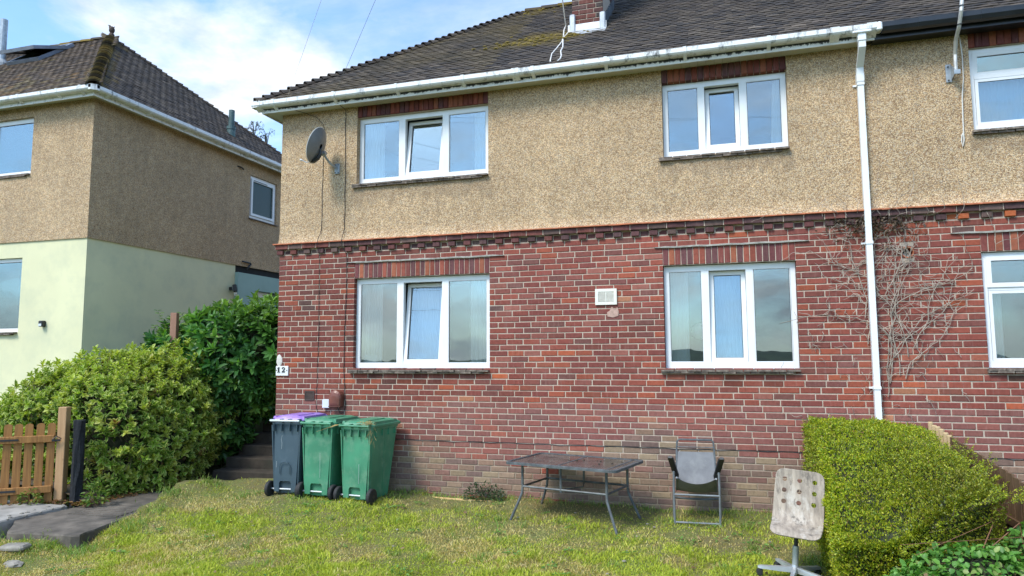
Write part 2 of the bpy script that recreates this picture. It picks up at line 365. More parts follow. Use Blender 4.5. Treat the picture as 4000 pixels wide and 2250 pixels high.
p = pos(t); L(t, MIX(t, RAMP(t, NOISE(t, p, 4, 7, .7), [(.42, 0), (.75, .55)]), (.05, .045, .043), (.23, .20, .175)), b.inputs["Base Color"])
L(t, RAMP(t, NOISE(t, p, 6, 6, .7), [(.35, .06), (.7, .4)]), b.inputs["Roughness"])
def _wood(name, c1, c2, sc=(40, 40, 2.5), rough=.7):
    m, t, b = new_mat(name); p = N(t, "ShaderNodeTexCoord").outputs["Object"]; g = NOISE(t, MAPP(t, p, sc), 1, 6, .65)
    col = MIX(t, RAMP(t, g, [(.3, 0), (.7, 1)]), c1, c2)
    col = MIX(t, RAMP(t, NOISE(t, pos(t), 9, 7, .7), [(.60, 0), (.72, .5)]), col, tuple(x*.4 for x in c1))
    L(t, col, b.inputs["Base Color"]); b.inputs["Roughness"].default_value = rough; bump(t, b, g, .3, .004); return m
GATEW = _wood("orange_stained_wood", (.20, .085, .02), (.41, .195, .052))
POSTW = _wood("pale_post_wood", (.36, .20, .09), (.50, .31, .16))
REDW = _wood("red_brown_post_wood", (.25, .12, .075), (.36, .19, .125))
FENCEP = _wood("new_pale_fence_wood", (.42, .29, .15), (.55, .40, .22))
FENCEB = _wood("brown_fence_wood", (.10, .055, .028), (.20, .115, .06))
CANEW = _wood("yellow_timber", (.55, .36, .14), (.68, .48, .22), (2.5, 40, 40))
TARW = simple("netted_dark_post", (.011, .013, .016), .9, var=.6, vs=30, bs=60, bst=.8)
STEM = simple("dead_stem", (.34, .285, .23), .9, var=.35, vs=14)
BARK = simple("brown_bark", (.10, .075, .05), .95, var=.4, vs=14, bs=60)
BROWNP = simple("brown_plastic_cowl", (.155, .048, .030), .4, var=.2, vs=6)
GREYP = simple("pale_grey_plastic", (.62, .66, .68), .45, var=.06)
IVORY = simple("ivory_plastic", (.76, .73, .64), .5, var=.05)
TERRA = simple("dark_terracotta_grille", (.06, .040, .032), .8, var=.3, vs=12)
CABLE = simple("black_cable", (.02, .019, .018), .6)
CABLEW = simple("white_cable", (.66, .63, .58), .55, var=.1)
DISHM = simple("grey_painted_dish", (.20, .205, .21), .5, .1, var=.15, vs=5, stain=(.33, .33, .32), ss=4)
RIMM = simple("pale_dish_rim", (.62, .61, .58), .5)
GALV = simple("galvanised_steel", (.36, .39, .41), .42, .5, var=.25, vs=12)
MASTM = simple("weathered_alloy_mast", (.58, .56, .52), .4, .35, var=.25, vs=9)
PLATEW = simple("white_number_plate", (.74, .73, .70), .4, var=.05)
PLATEB = simple("black_numeral", (.012, .012, .012), .5)
VENTG = simple("weathered_green_pipe", (.055, .105, .105), .6, var=.4, vs=9, stain=(.24, .29, .29), ss=8, sth=(.56, .7))
SKYL = simple("grey_skylight_frame", (.24, .26, .31), .4, .1, var=.2)
MOSS = simple("moss", (.16, .115, .018), 1, var=.45, vs=22, bs=70, bst=.8, stain=(.075, .06, .015), ss=20)
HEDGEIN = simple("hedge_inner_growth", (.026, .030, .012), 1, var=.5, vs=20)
FACEB = simple("pale_render_patch", (.60, .56, .50), .9, var=.1, bs=60)
m, t, b = new_mat("lawn_earth"); LAWN = m; p = pos(t)
col = MIX(t, RAMP(t, NOISE(t, p, 1.3, 6, .65), [(.38, 0), (.62, 1)]), (.20, .18, .06), (.15, .20, .035))
col = MIX(t, RAMP(t, NOISE(t, p, 14, 6, .7), [(.4, 0), (.72, .8)]), col, (.19, .145, .07)); L(t, col, b.inputs["Base Color"])
b.inputs["Roughness"].default_value = 1; bump(t, b, NOISE(t, p, 60, 5, .7), 1, .03)
GROUNDM = simple("rough_ground", (.07, .085, .03), 1, var=.4, vs=.5, stain=(.10, .08, .05), ss=.3, bs=5, bst=.6)
HILLM = simple("wooded_hill", (.045, .06, .025), 1, var=.5, vs=.05, bs=.2, bst=1)
ROADM = simple("asphalt", (.055, .055, .057), .9, var=.2, vs=2, bs=60)
# ------------------------------------------------------------------ ground
def sstep(a, b, x): 
    t = np.clip((x-a)/(b-a), 0, 1); return t*t*(3-2*t)
def lawn_h(x, y):
    x = np.asarray(x, float); y = np.asarray(y, float)
    h = -.07+.062*y + .085*sstep(-3.2, -5.6, x)*sstep(-3.0, -.6, y)
    h = h-.07*sstep(-5.2, -7.0, x)*sstep(-1.6, -3.0, y)
    h = h+.035*np.exp(-((x+6.75)/.45)**2)*sstep(-1.3, -2.4, y)*sstep(-4.2, -3.0, y)+.13*sstep(-6.7, -7.3, x)*sstep(-5.5, -3.2, y)+.03*sstep(-6.8, -8, x)*np.sin(5*x+3*y)
    return h+.012*np.sin(2.1*x+1.3*y)+.010*np.sin(4.7*x-3.1*y+1)+.006*np.sin(9*x+8*y)
def grid(name, xs, ys, f, mat, parent=None, **tags):
    X, Y = np.meshgrid(xs, ys); Z = f(X, Y); V = np.stack([X.ravel(), Y.ravel(), Z.ravel()], 1)
    nx = len(xs); i = (np.arange(len(ys)-1)[:,None]*nx+np.arange(nx-1)[None,:]).ravel()
    return link_np(name, V, np.stack([i, i+1, i+nx+1, i+nx], 1), mat, parent, smooth=True, **tags)
PATHP = [(-6.77,-2.74), (-7.6,-2.86), (-8.1,-2.82), (-9.6,-2.98), (-11,-3.0), (-11,.6), (-6.43,.36), (-6.76,.02), (-7.22,-.72), (-6.95,-2.04)]
def inside2(x, y):
    c = np.zeros(np.shape(x), bool); j = len(PATHP)-1
    for i in range(len(PATHP)):
        xi, yi = PATHP[i]; xj, yj = PATHP[j]; c ^= ((yi > y) != (yj > y)) & (x < (xj-xi)*(y-yi)/(yj-yi+1e-12)+xi); j = i
    return c
def ground_h(x, y):
    h = -.30+.05*np.clip(y, -6, 0) + .62*sstep(-8.2, -10.5, x)*sstep(-2.5, -.2, y) + .10*sstep(-6.2, -7.5, x)*sstep(-1, .5, y)
    h = h + .95*sstep(.2, 2.6, y)*sstep(-6.2, -6.6, x)
    return h - 1.4*sstep(-9, -16, y) 
xs = np.concatenate([[-600, -250, -120, -60, -35], np.arange(-24, -12, 1.), np.arange(-12, 3, .35), np.arange(3, 12, 1.), [16, 25, 40, 80, 200, 600]])
ys = np.concatenate([[-700, -300, -140, -70, -40, -25], np.arange(-18, -6, 1.), np.arange(-6, 4, .35), np.arange(4, 12, 1.), [16, 25, 50, 100, 300, 700]])
grid("ground", xs, ys, ground_h, GROUNDM, kind='structure')
grid("lawn", np.arange(-10.6, 1.95, .09), np.arange(-6.4, .16, .09), lambda x, y: lawn_h(x, y)-.22*inside2(x, y), LAWN, kind='structure')
grid("road", np.linspace(-80, 80, 9), np.linspace(-22, -16.5, 3), lambda x, y: 0*x-1.88, ROADM, kind='structure')
# far wooded hills on the street side (they show as a reflection in the panes)
hx = np.linspace(-500, 500, 90); hy = np.linspace(-520, -260, 16)
grid("hills", hx, hy, lambda x, y: -5+np.clip(5.2*np.exp(-((y+400)/70)**2)*(1+.75*np.sin(x/61+1)+.3*np.sin(x/19+2)+.12*np.sin(x/6.1+y/9)), 0, 60), HILLM, kind='structure')

# path of concrete slabs with grooves, steps up between the houses
pth = empty("path", (-7.4, -1.2, -.12), kind='structure')
def slab(name, poly, z1, th, mat, parent, **tg):
    """worn slab: outline broken up, top edge rounded over"""
    g = random.Random(len(poly)*31+int(abs(poly[0][0])*100)); P = []
    for (a, b), (c, d) in zip(poly, poly[1:]+poly[:1]):
        k = max(1, int(math.hypot(c-a, d-b)/.11))
        for i in range(k): P.append((a+(c-a)*i/k+g.uniform(-.014, .014), b+(d-b)*i/k+g.uniform(-.014, .014)))
    cx, cy = sum(p[0] for p in P)/len(P), sum(p[1] for p in P)/len(P); dz = [g.uniform(-.008, .002) for _ in P]
    R_ = lambda q, z, w: [(cx+(x-cx)*q, cy+(y-cy)*q, z+w*h) for (x, y), h in zip(P, dz)]
    return MB().loft([R_(1.0, z1-th, 0), R_(1.004, z1-.05, 1), R_(1.0, z1-.014, 1), R_(.985, z1, .3)]).build(name, mat, parent, **tg)
slab("slab", [(-6.73,-2.80), (-6.78,-2.86), (-7.0,-2.85), (-7.6,-2.93), (-8.05,-2.5), (-8.02,-1.5), (-7.06,-1.42), (-6.88,-2.07)], -.12, .6, CONC, pth)
slab("slab", [(-7.055,-1.405), (-8.02,-1.485), (-8.02,-.2), (-7.62,.30), (-6.42,.30), (-6.72,-.02), (-7.16,-.75)], -.105, .25, CONC, pth)
for i in range(6):
    y = -1.62-.085*i; x1 = -6.99+.34*(-1.42-y)*.45
    MB().prism([(-7.75, y), (x1-.12, y), (x1-.12, y+.045), (-7.75, y+.045)], -.125, -.112, 'z').build("ridge", CONC, pth)
slab("slab", [(-8.06,-2.9), (-9.6,-3.05), (-10.2,-2.4), (-9.3,-1.75), (-8.06,-1.80)], -.085, .4, CONC2, pth)
def lump(c, r, seed, sq=(1, 1, .5), n=5):
    m = MB(); g = np.random.default_rng(seed); rings = []
    for i in range(n+1):
        a = math.pi*i/n; rings.append([(c[0]+r*sq[0]*max(.02, math.sin(a))*math.cos(q)*(1+g.uniform(-.16, .16)), c[1]+r*sq[1]*max(.02, math.sin(a))*math.sin(q)*(1+g.uniform(-.16, .16)), c[2]-r*sq[2]*math.cos(a)) for q in np.linspace(0, 2*math.pi, 9)[:-1]])
    return m.loft(rings)
m = MB()
for i in range(15):
    t = i/14; p = (-8.12+.10*math.sin(i*2.3), -1.8-.9*t, -.085); q = lump(p, random.uniform(.012, .034), i, (1, 1, .6), 3); m.add(q.v, q.f)
m.build("rubble", STONE, pth, kind='stuff')
stp = empty("garden_steps", (-6.9, 1.0, -.1), kind='structure')
for i in range(6):
    MB().bevbox(-7.6, .30+.30*i, -.3, -6.33, .30+.30*(i+1)+.03, -.105+.155*(i+1), .012).build("step", STEPC, stp)
slab("landing", [(-9.96, 2.14), (-6.30, 2.14), (-6.30, 7.5), (-9.96, 7.5)], .83, .3, STEPC, stp)

# ------------------------------------------------------------------ walls
def wall_holes(name, x0, x1, z0, z1, holes, yf, yb, mat, parent, **tg):
    """a slab with real openings: front at yf, back at yb, reveals inside every opening"""
    xs = sorted({x0, x1, *[h[0] for h in holes], *[h[1] for h in holes]}); zs = sorted({z0, z1, *[h[2] for h in holes], *[h[3] for h in holes]})
    xs = [x for x in xs if x0 <= x <= x1]; zs = [z for z in zs if z0 <= z <= z1]
    solid = lambda i, j: 0 <= i < len(xs)-1 and 0 <= j < len(zs)-1 and not any(h[0] <= (xs[i]+xs[i+1])/2 <= h[1] and h[2] <= (zs[j]+zs[j+1])/2 <= h[3] for h in holes)
    vid = {}; V = []; F = []
    def v(x, y, z):
        k = (round(x, 4), round(y, 4), round(z, 4))
        if k not in vid: vid[k] = len(V); V.append(k)
        return vid[k]
    for i in range(len(xs)-1):
        for j in range(len(zs)-1):
            if not solid(i, j): continue
            a, b, c, d = xs[i], xs[i+1], zs[j], zs[j+1]
            F += [(v(a,yf,c), v(b,yf,c), v(b,yf,d), v(a,yf,d)), (v(a,yb,c), v(a,yb,d), v(b,yb,d), v(b,yb,c))]
            if not solid(i-1, j): F.append((v(a,yf,c), v(a,yf,d), v(a,yb,d), v(a,yb,c)))
            if not solid(i+1, j): F.append((v(b,yf,c), v(b,yb,c), v(b,yb,d), v(b,yf,d)))
            if not solid(i, j-1): F.append((v(a,yf,c), v(a,yb,c), v(b,yb,c), v(b,yf,c)))
            if not solid(i, j+1): F.append((v(a,yf,d), v(b,yf,d), v(b,yb,d), v(a,yb,d)))
    return link_np(name, V, F, mat, parent, **tg)

HOUSE = empty("semi_detached_house", (-2.3, 0, -.15), "brick and pebble dashed house half with white gutter and the number 12 on its corner", "house")
HOUSE2 = empty("semi_detached_house", (3.6, 0, -.15), "brick and pebble dashed house half with black gutter beyond the white downpipe", "house")
HOUSE3 = empty("detached_house", (-13, 0, .3), "neighbouring house with pale yellow lower wall and pebble dashed upper wall beside the hedge", "house")
OPEN_L = [(-5.03,-2.99,1.60,2.892), (-.69,.865,1.605,2.897)]
OPEN_U = [(-5.02,-3.0,4.265,5.265), (-.65,.85,4.28,5.26)]
OPEN_L2 = [(2.79,4.75,1.62,2.905)]; OPEN_U2 = [(2.80,4.75,4.29,5.265)]
XA, XP, XB = -6.29, 1.655, 6.2
e = .003
gr = lambda hs: [(a-e, b+e, c-e, d+e) for a, b, c, d in hs]
wall_holes("brick_wall_backing", XA+.004, XP, -.6, 3.44, gr(OPEN_L), .006, .25, MORTAR, HOUSE)
wall_holes("brick_wall_backing", XP, XB, -.6, 3.44, gr(OPEN_L2)+[(2.005,2.115,2.885,2.995)], .006, .25, MORTAR, HOUSE2)
SOLD_U = [(-5.02,-3.0,5.265,5.46), (-.65,.85,5.26,5.46)]; SOLD_U2 = [(2.80,4.75,5.265,5.46)]
merge = lambda a, b: [(p[0], p[1], p[2], q[3]) for p, q in zip(a, b)]
for nm, xa, xb, hs, par in (("pebble_dashed_wall", XA, XP, merge(OPEN_U, SOLD_U), HOUSE), ("pebble_dashed_wall", XP, XB, merge(OPEN_U2, SOLD_U2), HOUSE2)):
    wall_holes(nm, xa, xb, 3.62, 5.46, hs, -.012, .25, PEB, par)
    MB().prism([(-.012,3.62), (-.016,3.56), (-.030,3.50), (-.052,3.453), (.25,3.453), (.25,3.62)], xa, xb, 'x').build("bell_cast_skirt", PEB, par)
    for h in hs:   # solid wall behind the brick heads of the upper windows
        MB().box(h[0], .02, h[3]-.195, h[1], .25, h[3]).build("lintel", MORTAR, par)
MB().box(XA, .25, -.6, XA+.25, 6.4, 3.44).build("side_wall", MORTAR, HOUSE)
MB().box(XA-.012, .25, 3.453, XA+.25, 6.4, 5.46).build("side_wall", PEB, HOUSE)
MB().box(XA, 6.15, -.6, XP, 6.4, 5.46).build("rear_wall", PEB, HOUSE)
MB().box(XP, 6.15, -.6, XB, 6.4, 5.46).build("rear_wall", PEB, HOUSE2)
MB().box(XB-.2, .25, -.6, XB, 6.15, 5.46).build("side_wall", PEB, HOUSE2)
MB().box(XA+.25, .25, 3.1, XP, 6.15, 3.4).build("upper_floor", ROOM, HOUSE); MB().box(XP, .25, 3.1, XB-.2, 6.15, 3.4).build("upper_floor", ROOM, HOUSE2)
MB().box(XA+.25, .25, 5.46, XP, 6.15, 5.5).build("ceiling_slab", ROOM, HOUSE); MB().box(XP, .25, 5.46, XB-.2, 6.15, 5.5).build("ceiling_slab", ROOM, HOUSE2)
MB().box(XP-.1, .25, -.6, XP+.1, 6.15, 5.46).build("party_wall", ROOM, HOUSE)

# ------------------------------------------------------------------ bricks
P_ = .0754; ZT = 3.282; HB = .0652; LB = .2286
PAL = [((.215,.068,.055),10), ((.240,.076,.056),9), ((.180,.060,.054),8), ((.168,.062,.052),7), ((.150,.068,.064),3), ((.285,.085,.05),3), ((.20,.08,.068),6), ((.25,.11,.09),3), ((.13,.068,.062),1.2), ((.36,.19,.11),.25), ((.085,.07,.07),.12), ((.33,.10,.05),.7)]
PALW = [w for _, w in PAL]
DAMP = [(.235,.150,.105), (.20,.130,.10), (.265,.18,.125), (.18,.115,.095), (.23,.12,.095), (.27,.195,.125)]
def brick_col(x, z):
    c = np.array(random.choices(PAL, PALW)[0][0])
    n = vnoise(np.array([[x, 0, z]]), .9, 5)[0]; c = c*np.array((1.10,.88,.77))*(1+.24*n)*(1+np.array((.16,.10,.0))*vnoise(np.array([[x, 3, z]]), .55, 15)[0])*random.uniform(.86, 1.13)
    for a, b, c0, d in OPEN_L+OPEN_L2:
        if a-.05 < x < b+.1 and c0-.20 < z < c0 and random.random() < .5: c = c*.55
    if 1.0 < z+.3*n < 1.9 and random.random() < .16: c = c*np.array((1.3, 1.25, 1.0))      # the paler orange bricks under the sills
    if .45 < z < 1.15: c = c*.72+np.array((.28,.17,.155))*.28
    c = c*.78+np.array((.195,.066,.050))*.22
    e_ = z+.28*vnoise(np.array([[x, 0, z]]), 1.4, 9)[0]
    if random.random() < min(1, max(0, (.74-e_)/.36)): q_ = min(1, max(.35, (.80-e_)/.4)); c = c*(1-q_)+np.array(random.choice(DAMP))*random.uniform(.85, 1.15)*q_
    if z < -.02 and random.random() < .45: c = np.array((.23,.075,.05))
    return tuple(np.clip(c, .02, .7))
def brick_mesh(w, h, d, seed, j=.0022):
    g = np.random.default_rng(seed); q = .006; w2, h2 = w/2, h/2; J = lambda: g.uniform(-j, j)
    O = [(-w2,-h2), (w2,-h2), (w2,h2), (-w2,h2)]; I = [(-w2+q,-h2+q), (w2-q,-h2+q), (w2-q,h2-q), (-w2+q,h2-q)]
    V = [(a+J(), d, b+J()*.6) for a, b in O]+[(a+J(), .005, b+J()*.6) for a, b in O]+[(a+J(), J()*.5, b+J()*.6) for a, b in I]
    F = [(0,1,5,4), (1,2,6,5), (2,3,7,6), (3,0,4,7), (4,5,9,8), (5,6,10,9), (6,7,11,10), (7,4,8,11), (8,9,10,11)]
    return mesh_np("brick", V, F)
BM = [brick_mesh(LB-.0115, HB, .07, i) for i in range(5)]
def course_bricks(xa, xb, holes, seed):
    g = random.Random(seed); items = []
    for k in range(48):
        zc = ZT-P_*(k+.5); za, zb = zc-HB/2, zc+HB/2
        if zc < -.42: break
        segs = [(xa, xb)]
        for a, b, c, d in holes:
            if za < d-.02 and zb > c+.02:
                segs = [s for p, q in segs for s in ((p, min(q, a-.0005)), (max(p, b+.0005), q)) if s[1]-s[0] > .02]
        x0 = XA-(0 if k % 2 == 0 else LB/2)+LB*math.floor((xa-XA)/LB-2)+g.uniform(-.012, .012)
        j = [x0+LB*i+g.uniform(-.005, .005) for i in range(int((xb-x0)/LB)+3)]
        i = 3
        while i < len(j)-1:                                            # a bat here and there
            if g.random() < .035:
                s = g.uniform(-.07, -.03); j = j[:i]+[q+s for q in j[i:]]+[j[-1]+LB+s]
            i += 1
        for p, q in segs:
            cuts = [p-.0055]+[x for x in j if p+.05 < x < q-.05]+[q+.0055]
            for a, b in zip(cuts, cuts[1:]):
                w = b-a-.0115
                if w < .02: continue
                x = (a+b)/2; M = Y0(x, g.uniform(-.0018, .0022), zc) @ Matrix.Rotation(g.uniform(-.004, .004), 4, 'Y') @ Matrix.Rotation(g.uniform(-.005, .005), 4, 'X') @ Matrix.Diagonal((w/(LB-.0115), 1, g.uniform(.96, 1.03), 1))
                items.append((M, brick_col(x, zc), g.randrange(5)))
    return items
SOLD_L = [(-5.03,-2.99,2.892,3.118), (-.69,.865,2.897,3.122)]; SOLD_L2 = [(2.79,4.75,2.905,3.128)]
HOLE2 = (1.995, 2.125, 2.872, 3.008)
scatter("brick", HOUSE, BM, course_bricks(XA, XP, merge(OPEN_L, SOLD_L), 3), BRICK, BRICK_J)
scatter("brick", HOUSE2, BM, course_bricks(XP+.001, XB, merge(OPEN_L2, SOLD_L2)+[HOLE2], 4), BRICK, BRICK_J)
def row(name, par, x0, x1, pitch, w, h, d, y, zc, colf, tilt=0, skip=lambda i: False, dz=lambda x: 0):
    me = [brick_mesh(w, h, d, 40+i) for i in range(3)]; [q.materials.append(BRICK) for q in me]
    n = max(1, round((x1-x0)/pitch)); p = (x1-x0)/n
    for i in range(n):
        if skip(i): continue
        x = x0+(i+.5)*p; yy = y(i) if callable(y) else y
        inst(name, me[i % 3], Y0(x, yy+random.uniform(-.002, .002), zc+dz(x)) @ Matrix.Rotation(random.uniform(-.008, .008), 4, 'Y'), par, colf(x))
dark = lambda x: tuple(np.array(random.choice([(.10,.045,.045), (.13,.048,.045), (.16,.055,.045), (.085,.045,.045), (.11,.07,.06)]))*random.uniform(.85, 1.2))
sold = lambda x: tuple(np.array(random.choice([(.23,.062,.042), (.27,.075,.05), (.19,.055,.045), (.15,.05,.05), (.31,.10,.055), (.13,.055,.055)]))*random.uniform(.9, 1.15))
for par, xa, xb in ((HOUSE, XA-.05, XP), (HOUSE2, XP+.001, XB)):
    row("corbel_brick", par, xa, xb, LB, LB-.010, .068, .06, -.052, 3.400, dark)
    row("dentil_brick", par, xa+.02, xb, LB/2, .103, .066, .06, lambda i: -.034 if i % 2 == 0 else .004, 3.322, dark if par is HOUSE else (lambda x: (.42,.11,.04) if 2.0 < x < 3.6 and random.random() < .28 else dark(x)))
    MB().box(xa, -.046, 3.366, xb, .008, 3.434).build("corbel_bed", MORTAR, par)
    n = int((xb-xa)/.165)
    for i in range(n):
        x = xa-.02+i*(xb-xa+.02)/n
        MB().box(x, -.078+random.uniform(-.006, .004), 3.4375+random.uniform(-.003, .003), x+(xb-xa+.02)/n-.002, .0, 3.4515).build("creasing_tile", CREASE, par)
for par, hs in ((HOUSE, SOLD_L), (HOUSE2, SOLD_L2)):
    for a, b, c, d in hs: row("soldier_brick", par, a, b, .0735, .0655, d-c-.012, .085, 0, (c+d)/2, sold)
for par, hs in ((HOUSE, SOLD_U), (HOUSE2, SOLD_U2)):
    for a, b, c, d in hs: row("soldier_brick", par, a, b, .0735, .068, d-c, .085, -.004, (c+d)/2+.004, lambda x: tuple(np.array(sold(x))*.72))  # upper window heads darkened in colour for the shade under the soffit
for par, a, b in ((HOUSE, -5.17, -2.78), (HOUSE, -.79, 1.02), (HOUSE2, 2.50, 5.0)):
    m = MB(); n = 14; ring = []
    for i in range(n+1):
        x = a+(b-a)*i/n; z = 3.130+.004*math.sin(i*2.1); w = .011 if 0 < i < n else .004
        ring.append([(x, -.022, z-w), (x, -.024, z+w*.6), (x, .008, z+w+.004), (x, .008, z-w)])
    m.loft(ring).build("lintel_strip", LEADSTRIP, par)
for par, a, b in ((HOUSE, XA, XP), (HOUSE2, XP+.001, XB)):
    m = MB(); ring = []
    for i in range(61):
        x = a+(b-a)*i/60; z = ZT-35*P_+.0045*math.sin(i*1.7)+.003*math.sin(i*.53); ring.append([(x, -.004+.003*math.sin(i*2.9), z-.0035), (x, -.004, z+.0035), (x, .01, z+.0035), (x, .01, z-.0035)])
    m.loft(ring).build("damp_proof_course", SEAL, par)

# ------------------------------------------------------------------ windows
def frame_ring(m, x0, x1, z0, z1, l, r, t, b, y0, y1):
    m.box(x0, y0, z0, x0+l, y1, z1); m.box(x1-r, y0, z0, x1, y1, z1); m.box(x0+l, y0, z1-t, x1-r, y1, z1); m.box(x0+l, y0, z0, x1-r, y1, z0+b)
def glazing(par, x0, x1, z0, z1, y, M=None):
    """black gasket, then the pane itself"""
    for nm, mat, g_, ya, yb in (("gasket", SEAL, None, y, y+.010), ("pane", GLASS, .006, y+.004, y+.009)):
        m = MB()
        if g_ is None: frame_ring(m, x0-.002, x1+.002, z0-.002, z1+.002, .008, .008, .008, .008, ya, yb)
        else: m.box(x0+g_, ya, z0+g_, x1-g_, yb, z1-g_)
        if M is not None: m.v = [tuple(M @ Vector(p)) for p in m.v]
        m.build(nm, mat, par)
def sash(par, x0, x1, z0, z1, y, ang, w=.052, hinge='bottom'):
    """an opening light turned about its hinge side"""
    if hinge == 'bottom': M = Y0(0, y, z0) @ Matrix.Rotation(-ang, 4, 'X') @ Y0(0, -y, -z0)
    else: M = Y0(0, y, z1) @ Matrix.Rotation(-ang, 4, 'X') @ Y0(0, -y, -z1)
    m = MB(); frame_ring(m, x0, x1, z0, z1, w, w, w, w, y, y+.055); m.v = [tuple(M @ Vector(p)) for p in m.v]
    m.build("sash", UPVC, par); glazing(par, x0+w, x1-w, z0+w, z1-w, y+.022, M)
def sills(par, x0, x1, z, y0=-.062, y1=.09, mat=None, n=None):
    n = n or round((x1-x0)/.165); p = (x1-x0)/n
    for k in range(2):
        for i in range(n):
            a = x0+i*p+(0 if k == 0 else -p/2 if i else 0); b = a+p-.011
            MB().box(max(a, x0), y0+.014*k+random.uniform(-.012, .010), z-.026-.024*k+random.uniform(-.003, .003), min(b, x1), y1, z-.003-.024*k).build("sill_tile", mat or SILLT, par)
def window(par, o, divs, ang, y=.072, sillx=.05, border=(.058, .058, .07, .085)):
    """o: opening; divs: the three lights as fractions of the opening (middle one opens)"""
    x0, x1, z0, z1 = o; W = x1-x0; l, r, t, b = border
    f = MB(); frame_ring(f, x0+.004, x1-.004, z0+.004, z1-.004, l, r, t, b, y, y+.07)
    X = lambda q: x0+q*W
    for a, c in ((divs[0][1], divs[1][0]), (divs[1][1], divs[2][0])): f.box(X(a), y+.001, z0+b+.003, X(c), y+.069, z1-t-.003)
    fo = f.build("window", UPVC, par)
    lights = [(max(X(a), x0+l+.004), min(X(c), x1-r-.004)) for a, c in divs]
    for i in (0, 2): glazing(fo, lights[i][0]+.006, lights[i][1]-.006, z0+b+.006, z1-t-.006, y+.012)
    for i in (0, 2):   # glazing beads
        q = MB(); frame_ring(q, lights[i][0], lights[i][1], z0+b+.003, z1-t-.003, .007, .007, .007, .007, y+.006, y+.022); q.build("glazing_bead", UPVC, fo)
    sash(fo, lights[1][0]+.004, lights[1][1]-.004, z0+b+.004, z1-t-.004, y+.004, ang)
    sills(fo, x0-sillx, x1+.01, z0)
    return fo
D1 = [(.030,.315), (.362,.648), (.695,.972)]
WLL = window(HOUSE, OPEN_L[0], D1, R(7)); WLR = window(HOUSE, OPEN_L[1], [(.04,.297), (.352,.632), (.686,.958)], R(4))
WUL = window(HOUSE, OPEN_U[0], D1, R(8.5)); WUR = window(HOUSE, OPEN_U[1], [(.04,.297), (.35,.63), (.686,.958)], R(7))
def window2(par, o, yb, tilt, y=.05, div=.5):
    """fanlight over a fixed pane, twice"""
    x0, x1, z0, z1 = o; f = MB(); frame_ring(f, x0+.004, x1-.004, z0+.004, z1-.004, .05, .05, .05, .07, y, y+.07)
    xm = x0+(x1-x0)*div; f.box(xm-.03, y+.001, z0+.073, xm+.03, y+.069, z1-.053); f.box(x0+.057, y+.001, yb-.022, xm-.033, y+.069, yb+.022); f.box(xm+.033, y+.001, yb-.022, x1-.057, y+.069, yb+.022)
    fo = f.build("window", UPVC, par)
    for a, c in ((x0+.06, xm-.034), (xm+.034, x1-.06)):
        glazing(fo, a+.03, c-.03, z0+.105, yb-.05, y+.012)
        q = MB(); frame_ring(q, a, c, z0+.075, yb-.023, .034, .034, .034, .034, y+.004, y+.03); q.build("glazing_bead", UPVC, fo)
        sash(fo, a-.012, c+.012, yb+.012, z1-.045, y-.012, tilt, .05, 'top')
    sills(fo, x0-.02, x1+.02, z0)
    return fo
WRU = window2(HOUSE2, OPEN_U2[0], 4.93, R(-7)); WRL = window2(HOUSE2, OPEN_L2[0], 2.50, R(0))
# rooms behind the glass: back wall, floor and ceiling come from the house; each gets its own partitions
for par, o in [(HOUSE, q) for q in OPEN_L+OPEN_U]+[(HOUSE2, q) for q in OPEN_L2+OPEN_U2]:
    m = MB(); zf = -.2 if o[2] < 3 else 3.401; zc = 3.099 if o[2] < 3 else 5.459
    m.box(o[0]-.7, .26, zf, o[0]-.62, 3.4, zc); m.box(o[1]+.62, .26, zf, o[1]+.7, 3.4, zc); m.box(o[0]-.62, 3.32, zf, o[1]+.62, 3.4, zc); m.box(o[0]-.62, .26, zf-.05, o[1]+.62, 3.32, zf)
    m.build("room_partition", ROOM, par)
# ------------------------------------------------------------------ roofs
def tile_mesh(seed):
    g = np.random.default_rng(seed); w = .0815; V = []
    for z, n0, n1 in ((0, .012, .026), (.21, -.006, .009)):
        V += [(-w+g.uniform(-.002, .002), n0, z+g.uniform(-.004, .004)), (0, n0+.003, z), (w+g.uniform(-.002, .002), n0, z+g.uniform(-.004, .004)), (w, n1, z+g.uniform(-.003, .003)), (0, n1+.004, z+g.uniform(-.003, .003)), (-w, n1, z+g.uniform(-.003, .003))]
    F = [(0,1,4,5), (1,2,3,4), (6,11,10,7), (7,10,9,8), (5,4,10,11), (4,3,9,10), (0,5,11,6), (2,8,9,3)]
    return mesh_np("roof_tile", V, F)
TM = [tile_mesh(i) for i in range(5)]
TC = [(.070,.058,.049), (.056,.048,.044), (.080,.064,.051), (.048,.042,.039), (.092,.075,.060), (.062,.050,.042)]
GAU = .104
def slope_tiles(par, O, u, v, umax, vmax, keep, colf, seed):
    u, v = Vector(u).normalized(), Vector(v).normalized(); n = u.cross(v); n = n if n.z > 0 else -n
    g = random.Random(seed); items = []
    for r in range(int(vmax/GAU)+1):
        q = -.12+(.0825 if r % 2 else 0)
        while q < umax:
            uu = q+g.uniform(-.003, .003); vv = r*GAU+g.uniform(-.004, .004); q += .1655
            if not keep(uu, vv+.04): continue
            p = Vector(O)+u*uu+v*vv+n*g.uniform(-.001, .005)
            B = Matrix((u, n, v)).transposed()
            if B.determinant() < 0: pass
            M = Matrix.Translation(p) @ B.to_4x4() @ Matrix.Rotation(g.uniform(-.012, .012), 4, 'Y') @ Matrix.Rotation(g.uniform(-.012, .02), 4, 'X')
            items.append((M, colf(p, g), g.randrange(5)))
    scatter("roof_tile", par, TM, items, TILE, TILE_J)
def mossy(p, amount, s=1.3, seed=3):
    return amount+.5*vnoise(np.array([[p.x, p.y, p.z]]), s, seed)[0]
